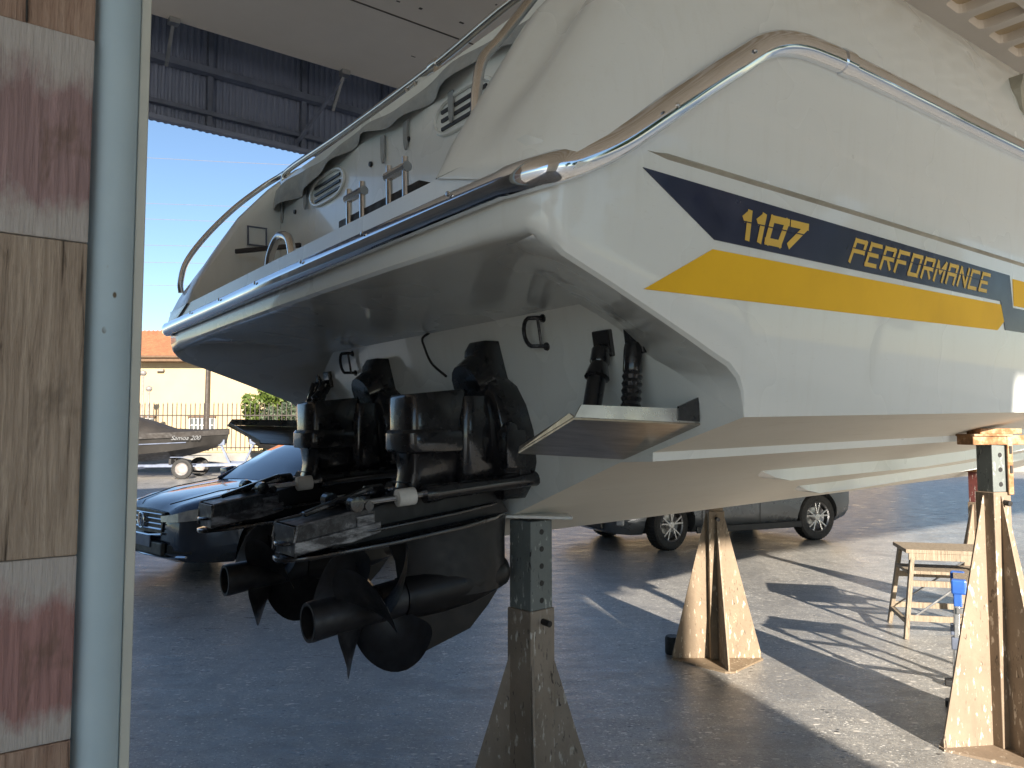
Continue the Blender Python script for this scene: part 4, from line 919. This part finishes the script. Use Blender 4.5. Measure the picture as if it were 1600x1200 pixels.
m.add(vs_+[(a+.08,b,c_) for a,b,c_ in vs_], [(0,1,4,5),(1,2,3,4),(6,7,1,0),(7,8,2,1),(8,9,3,2),(9,10,4,3),(10,11,5,4),(11,6,0,5)]); gl = m.build('grille', 'car_trim', c1, 0)
for i in range(4):
    z = .535+.048*i; m = MB(); m.tube([(-.026+.0,-.42,z),(-.046,0,z),(-.026,.42,z)], .0085, 6); m.build('grille_bar', 'chrome', gl)
m = MB(); m.tube([(-.03,-.43,.485),(-.056,-.2,.465),(-.06,.2,.465),(-.03,.43,.485)], .013, 6); m.build('grille_trim', 'chrome', gl)
m = MB(); m.tube([(-.062,.075*math.cos(a),.60+.075*math.sin(a)) for a in [2*math.pi*i/24 for i in range(25)]], .009, 8, False)
for pts in ([(-.058,.060),(-.022,-.055),(0,.005),(.022,-.055),(.058,.060)], [(-.032,.066),(0,.012),(.032,.066)]):
    m.tube([(-.066, y, .60+z) for y, z in pts], .007, 6)
m.build('badge', 'chrome', c1)
m = MB(); m.box((-.035,0,.345), (.05,1.0,.13)); m.build('air_intake', 'car_trim', c1, 0, bevel=.015)
m = MB(); m.box((-.066,0,.405), (.012,.50,.11)); m.build('number_plate', 'shed_steel', c1, 0, bevel=.004)
m = MB(); m.tube([(.10,-.70,.275),(.0,-.45,.262),(-.02,0,.258),(.0,.45,.262),(.10,.70,.275)], .014, 6); m.build('lip', 'chrome', c1)
for sg in (-1, 1):
    m = MB(); m.tube([(.06,sg*.40,.772),(.5,sg*.52,.885),(1.12,sg*.62,.962)], .006, 5); m.build('bonnet_seam', 'car_trim', c1)
    m = MB(); m.tube([(1.32,sg*.908,.30),(1.33,sg*.912,.6),(1.42,sg*.895,.92)], .004, 5); m.build('door_seam', 'car_trim', c1)
# grey car beyond the hull
hd = Vector((-2.37,-1.02,0)).normalized(); rzc = math.atan2(-hd.y, -hd.x)
side = Vector((-math.sin(rzc), math.cos(rzc), 0))
fw = Vector((2.10,10.55,0)); near = -1 if side.y > 0 else 1
org = fw + side*(.78) + hd*.86
c2 = thing('parked_car', 'grey metallic car with alloy wheels parked beyond the hull', 'car', tuple(org), rzc)
stn2 = [(0,.55,.66,.34),(.04,.66,.76,.27),(.14,.77,.84,.22),(.3,.85,.90,.20),(.6,.89,.95,.20),(1.0,.91,1.0,.20),(1.3,.915,1.03,.20),(2.4,.92,1.04,.20),(3.4,.92,1.06,.21),(3.9,.89,1.08,.24),(4.15,.83,1.05,.30),(4.25,.7,.9,.40)]
wh2 = [(.86,-.79),(.86,.79),(3.46,-.79),(3.46,.79)]
gh2 = [(1.15,.78,.99,.74,1.02),(1.4,.79,1.02,.72,1.22),(1.75,.80,1.03,.68,1.45),(2.05,.80,1.035,.65,1.55),(2.7,.80,1.04,.64,1.58),(3.3,.79,1.05,.63,1.54),(3.75,.78,1.06,.64,1.42),(4.08,.76,1.07,.68,1.12)]
carbody(c2, 'car_grey', stn2, gh2, wh2, .34, .2)
for (x, y) in wh2: wheel(c2, x, y, .34, 1 if y > 0 else -1, 'alloy_rim', R(14)*(1 if x < 1 else 0))
for sg in (-1, 1):
    m = MB(); q = [(.03,.50,.74),(.10,.66,.77),(.28,.85,.80),(.28,.86,.72),(.10,.72,.68),(.03,.55,.68)]
    m.add([(a-.015, sg*(b+.02), c_) for a, b, c_ in q]+[(a+.1, sg*(b-.08), c_) for a, b, c_ in q], [tuple(range(6))]+[(i, (i+1) % 6, 6+(i+1) % 6, 6+i) for i in range(6)]); m.build('headlight', 'lamp_glass', c2, 30)
    m = MB(); m.box((.13, sg*.79, .46), (.05,.10,.20), Matrix.Rotation(-sg*.7,3,'Z')); m.build('running_light', 'lamp_glass', c2, 0, bevel=.012)
    m = MB(); m.bar((1.25,sg*.925,.26),(3.1,sg*.925,.26),.03,.09); m.build('sill', 'car_trim', c2, 0, bevel=.01)
    for x in (1.35, 2.35): 
        m = MB(); m.tube([(x,sg*.922,.32),(x+.01,sg*.925,.7),(x+.02,sg*.91,1.0)], .004, 5); m.build('door_seam', 'car_trim', c2)
m = MB(); m.box((-.02,0,.40), (.06,1.15,.22)); m.build('air_intake', 'car_trim', c2, 0, bevel=.02)
m = MB(); m.box((.0,0,.68), (.05,.9,.12)); m.build('grille', 'car_trim', c2, 0, bevel=.02)

# ------------------------------------------------------------------ background: covered boats, fence, building, lamps, trees
def small_boat(name, loc, rz, label, L, txt=False):
    t = thing(name, label, 'covered boat', loc, rz, 'covered boats on trailers by the fence')   # local +x to the bow
    m = MB(); rr_ = []
    for u in (0,.15,.35,.55,.7,.82,.92,.98,1.0):
        x = -L*.5+L*u; wd = 1.15*(1-max(0,(u-.45)/.55)**2.2); wd = max(wd, .02)
        zk = .55+(.0 if u < .5 else (u-.5)**2*2.6); zc = .80+(0 if u < .4 else (u-.4)**2*1.35); zs_ = 1.42+.22*u*u
        rr_.append([(x+.0, 0, zk), (x, wd*.78, zc), (x+.35*max(0,u-.8), wd, zs_), (x+.35*max(0,u-.8), -wd, zs_), (x, -wd*.78, zc)])
    m.rings(rr_); m.build('hull', 'hull_dark', t, 40)
    m = MB(); rr_ = []
    for u in (0,.1,.25,.40,.5,.58,.7,.85,1.0):
        x = -L*.5+L*u+.35*max(0,u-.8); wd = max(1.17*(1-max(0,(u-.45)/.55)**2.2), .03); zs_ = 1.44+.22*u*u
        hp = lerp(u, [(0,.25),(.1,.42),(.25,.62),(.5,.62),(.58,.48),(.66,.20),(.8,.10),(1,.04)])
        rr_.append([(x, -wd-.02, zs_-.16), (x, -wd, zs_+.02), (x, -wd*.55, zs_+hp*.85+.02*math.sin(u*40)), (x, 0, zs_+hp), (x, wd*.55, zs_+hp*.85), (x, wd, zs_+.02), (x, wd+.02, zs_-.16)])
    m.rings(rr_, close=False); m.build('cover', 'tarp_dark', t, 50)
    if txt:
        cu = bpy.data.curves.new('lettering', 'FONT'); cu.body = 'Samoa 200'; cu.size = .21; cu.shear = .4; cu.extrude = .004
        to = bpy.data.objects.new('lettering', cu); COL.objects.link(to); dg = bpy.context.evaluated_depsgraph_get(); dg.update()
        me_ = bpy.data.meshes.new_from_object(to.evaluated_get(dg)); bpy.data.objects.remove(to); me_.materials.clear(); me_.materials.append(M('galvanised'))
        o = link('lettering', me_, t); o.rotation_euler = (math.pi/2+.2, 0, .40); o.location = (1.40, -1.0, 1.32); o.name = 'lettering'
    for (z, sy) in ((1.10,-1),(1.10,1)):
        m = MB(); rr_ = []
        pts = []
        for u in (0,.35,.6,.8):
            x = -L*.5+L*u; wd = 1.15*(1-max(0,(u-.45)/.55)**2.2); pts.append((x, sy*(wd*.90+.012), z+.02+.28*max(0,u-.4)))
        m.tube(pts, .02, 6); m.build('rubbing_strake', 'shed_steel', t)
    m = MB(); m.bar((-L*.45,.45,.42),(L*.30,.30,.42),.07,.09); m.bar((-L*.45,-.45,.42),(L*.30,-.30,.42),.07,.09); m.bar((L*.28,-.3,.42),(L*.62,0,.45),.07,.09); m.bar((L*.28,.3,.42),(L*.62,0,.45),.07,.09); m.bar((-L*.10,-.95,.36),(-L*.10,.95,.36),.07,.07); m.bar((L*.05,-.9,.36),(L*.05,.9,.36),.07,.07)
    tr_ = m.build('trailer', 'shed_steel', t, 0)
    m = MB(); m.bar((L*.52,0,.45),(L*.46,0,1.2),.07,.07); m.box((L*.47,0,1.22),(.22,.16,.20)); m.build('winch_post', 'shed_steel', tr_, 0)
    for sy in (-1, 1):
        for x in (L*.30,):
            m = MB(); r = .34; m.lathe([(r*.62,-.08),(r*.8,-.10),(r*.97,-.09),(r,-.05),(r,.05),(r*.97,.09),(r*.8,.10),(r*.62,.08)], (x, sy*.98, r), 'y', 28); w_ = m.build('trailer_wheel', 'tyre', t, 40)
            m = MB(); m.lathe([(r*.63,sy*.085),(r*.5,sy*.05),(r*.3,sy*.075),(r*.12,sy*.06),(0,sy*.06)], (x, sy*.98, r), 'y', 24); m.build('rim', 'lamp_grey', w_, 40)
            m = MB(); m.box((x, sy*.98, .0+2*r+.06), (.75,.24,.02)); m.build('mudguard', 'shed_steel', w_, 0)
    for sy in (-.4, .4):
        m = MB(); m.bar((-L*.12,sy,.46),(-L*.12,sy,.70),.3,.08); m.bar((L*.2,sy*.6,.46),(L*.2,sy*.6,.66),.3,.08); m.build('bunk', 'black_rubber', tr_, 0)
    m = MB(); m.bar((L*.60,0,.0),(L*.60,0,.5),.05,.05); m.lathe([(0,-.03),(.09,-.03),(.09,.03),(0,.03)], (L*.60,.08,.09), 'y', 16); m.build('jockey_wheel', 'black_rubber', tr_, 0)
    return t
small_boat('covered_boat', (-13.05, 26.9, 0), R(6), 'brown covered motorboat with white script on a trailer at left', 6.0, True)
small_boat('covered_boat', (-7.25, 29.6, 0), R(186), 'brown covered boat with its bow facing left above the navy car', 5.6)
# low wall and fence
FY = 31.0
lw = thing('low_wall', 'grey low wall with pale coping under the fence', 'wall', (-14, FY, 0))
m = MB(); m.box((13,0,.38), (60,.25,.76)); m.build('masonry', 'low_wall', lw, 0)
x = -16
while x < 42:
    m = MB(); m.box((x+.98,0,.80), (1.95,.32,.07)); m.build('coping', 'wall_cap', lw, 0); x += 1.97
fe = thing('iron_fence', 'brown iron fence of thin vertical pickets on the low wall', 'fence', (-14, FY, .835))
pk = None
for k in range(150):
    x = -6+k*.185
    if pk is None:
        m = MB(); m.box((0,0,.92), (.028,.028,1.84)); m.add([(-.02,-.02,1.84),(.02,-.02,1.84),(.02,.02,1.84),(-.02,.02,1.84),(0,0,1.95)], [(0,1,4),(1,2,4),(2,3,4),(3,0,4)]); pk = m.build('picket', 'fence_iron', None, 0, mesh_only=True)
    o = link('picket', pk, fe); o.location = (x, random.uniform(-.006,.006), random.uniform(-.02,.02)); o.rotation_euler = (0, random.uniform(-.008,.008), 0)
for zz in (.12, 1.42):
    m = MB(); m.box((8,-.03,zz), (30,.03,.045)); m.build('rail', 'fence_iron', fe, 0)
# building
bl = thing('building', 'long pale yellow building with red tiled roof beyond the fence', 'building', (-14, 42, 0))
m = MB(); m.box((5,4,2.8), (60,8,5.6)); m.build('wall', 'render_yellow', bl, 0)
m = MB(); m.box((5,-.35,5.50), (61,1.0,.22)); m.build('eave', 'eave_brown', bl, 0)
m = MB(); xs = []; x = -26
vs_ = []; fs_ = []
k = 0
while x < 36:
    for dx, dz in ((0,0),(.06,.05),(.13,.05),(.19,0)):
        vs_ += [(x+dx,-.9,5.64+dz),(x+dx,4.2,7.68+dz)]
    x += .26
for i in range(len(vs_)//2-1): fs_.append((2*i,2*i+2,2*i+3,2*i+1))
m.add(vs_, fs_); m.add([(-26,4.2,7.68),(36,4.2,7.68),(36,9.2,5.64),(-26,9.2,5.64)], [(0,1,2,3)]); rf = m.build('roof', 'roof_tile', bl, 0)
m = MB(); m.tube([(-26,-.95,5.62),(36,-.95,5.62)], .07, 8); m.build('gutter', 'eave_brown', rf)
for xw in (-9.6, -6.2, -2.9, .6, 4.2, 8.0, 12.0):
    m = MB(); m.box((xw,-.02,1.75), (1.35,.06,1.25)); wn = m.build('window', 'window_dark', bl, 0)
    m = MB()
    for dx in (-.66,-.44,-.22,0,.22,.44,.66): m.box((xw+dx,-.08,1.75), (.05,.03,1.25))
    for dz in (-.6,-.2,.2,.6): m.box((xw,-.075,1.75+dz), (1.35,.03,.05))
    m.build('window_bars', 'window_white', wn, 0)
    m = MB(); m.box((xw,-.10,2.42), (1.5,.2,.08)); m.build('lintel', 'eave_brown', wn, 0)
m = MB(); m.box((-5.2,-.15,4.95), (.35,.25,.12)); m.build('wall_lamp', 'lamp_grey', bl, 0)
# lamp posts
def lamp(x, y, h, label, head=.5):
    t = thing('yard_lamp', label, 'lamp post', (x, y, 0), 0, 'thin lamp posts in front of the yellow building')
    m = MB(); m.tube([(0,0,0),(0,0,h)], .05, 8); m.build('pole', 'lamp_grey', t)
    m = MB(); m.lathe([(0,h+.02),(head*.55,h+.02),(head,h+.12),(head*.85,h+.24),(0,h+.30)], (0,0,0), 'z', 14); m.build('lamp_head', 'lamp_grey', t)
lamp(-18.3, 38, 4.35, 'taller thin lamp post with round head before the yellow wall', .17)
lamp(-17.8, 37.6, 3.55, 'shorter thin lamp post with round head before the yellow wall', .16)
pl_ = thing('utility_pole', 'tall brown pole before the yellow building rising behind the stern', 'pole', (-16.42, 41.3, 0))
m = MB(); m.tube([(0,0,0),(0,0,9)], [.12,.08], 10); m.build('pole', 'fence_iron', pl_)
m = MB(); m.bar((-.9,0,8.6),(.9,0,8.6),.1,.1); m.build('crossarm', 'fence_iron', pl_, 0)
# overhead wires between two far poles
for k, (x, side_) in enumerate(((-75, 'left'), (55, 'right'))):
    t = thing('utility_pole', 'far wire pole hidden to the %s of the yard' % side_, 'pole', (x, 75, 0))
    m = MB(); m.tube([(0,0,0),(0,0,34)], [.3,.2], 8); m.build('pole', 'fence_iron', t)
    m = MB(); m.box((0,0,22), (.4,.4,24)); m.build('insulator_rack', 'fence_iron', t, 0)
ws = []
for k, (z0, z1) in enumerate(((26.5,21.5),(21.2,18.5),(19.6,17),(16.5,15.5),(14.6,14.2),(12.2,12.2))):
    m = MB(); pts = []
    for i in range(15):
        u = i/14; pts.append((-75+130*u, 75, z0+5+(z1-z0)*u-4*4.0*u*(1-u)*.35))
    m.tube(pts, .02, 4); o = m.build('overhead_wire', 'lamp_grey')
    tag(o, '%s thin overhead wire across the blue sky left of the yacht' % ('highest','second highest','third highest','third lowest','second lowest','lowest')[k], 'wire', 'overhead wires crossing the sky')
# trees
def tree(name, loc, label, h, rx, nleaf, mat, ls=.16, trunk_h=.4, group=None, zr=None):
    t = thing(name, label, 'tree', loc, random.uniform(0, 6), group)
    m = MB(); m.tube([(0,0,0),(.05,.02,h*.2),(.0,.05,h*trunk_h),(.06,0,h*.75)], [.10*h/4,.08*h/4,.06*h/4,.02], 8)
    clumps = []
    for k in range(26):
        a = random.uniform(0, 6.283); u = random.uniform(-.9, 1); rr = rx*random.uniform(.35, 1)*math.sqrt(max(.15, 1-u*u*.8))
        clumps.append((Vector((rr*math.cos(a), rr*math.sin(a), h*(.5+trunk_h*.5)+u*h*(.5-trunk_h*.5)*.92)), rx*random.uniform(.22,.42)))
    for c_, _ in clumps[:9]: m.tube([(0,.03,h*trunk_h*.8), tuple(c_*.55+Vector((0,0,h*.25))), tuple(c_)], [.03*h/4,.02*h/4,.008], 5)
    m.build('trunk', 'bark', t, 60)
    m = MB(); vs_, fs_ = [], []
    for i in range(nleaf):
        c_, r = random.choice(clumps); d = Vector((random.gauss(0,1), random.gauss(0,1), random.gauss(0,1))).normalized()*r*random.random()**.4
        p = c_+d; u = Vector((random.gauss(0,1), random.gauss(0,1), random.gauss(0,.7))).normalized(); v_ = u.cross(Vector((random.gauss(0,1), random.gauss(0,1), random.gauss(0,1)))).normalized()
        k = ls*random.uniform(.6,1.3); o_ = len(vs_); vs_ += [p-u*k, p+v_*k*.45, p+u*k, p-v_*k*.45]; fs_.append((o_,o_+1,o_+2,o_+3))
    me_ = bpy.data.meshes.new('crown'); me_.from_pydata([tuple(q) for q in vs_], [], fs_); me_.materials.append(M(mat)); link('crown', me_, t)
    return t
tree('garden_tree', (-10.4, 33.4, 0), 'bright green sunlit tree behind the fence beside the stern', 3.7, 1.35, 5200, 'leaf_bright', .12, .3)
tree('garden_shrub', (-9.6, 32.4, 0), 'grey green bush behind the fence under the bright tree', 2.7, 1.15, 5200, 'leaf_grey', .09, .12)
tg = 'trees beyond the shed opening, seen only as reflections'
for k, (s_, p_, h_) in enumerate(((24,-24,9),(31,-25,11),(17,-29,8.5),(39,-22,10),(33,-33,12),(9,-32,9))):
    q = shed(s_, p_, 0); tree('yard_tree', tuple(q), '%s tree beyond the open side of the shed' % ('tall spreading','taller rounded','low bushy','slender','tallest rear','far left')[k], h_, 3.2, 2200, 'leaf_dark', .42, .3, tg)
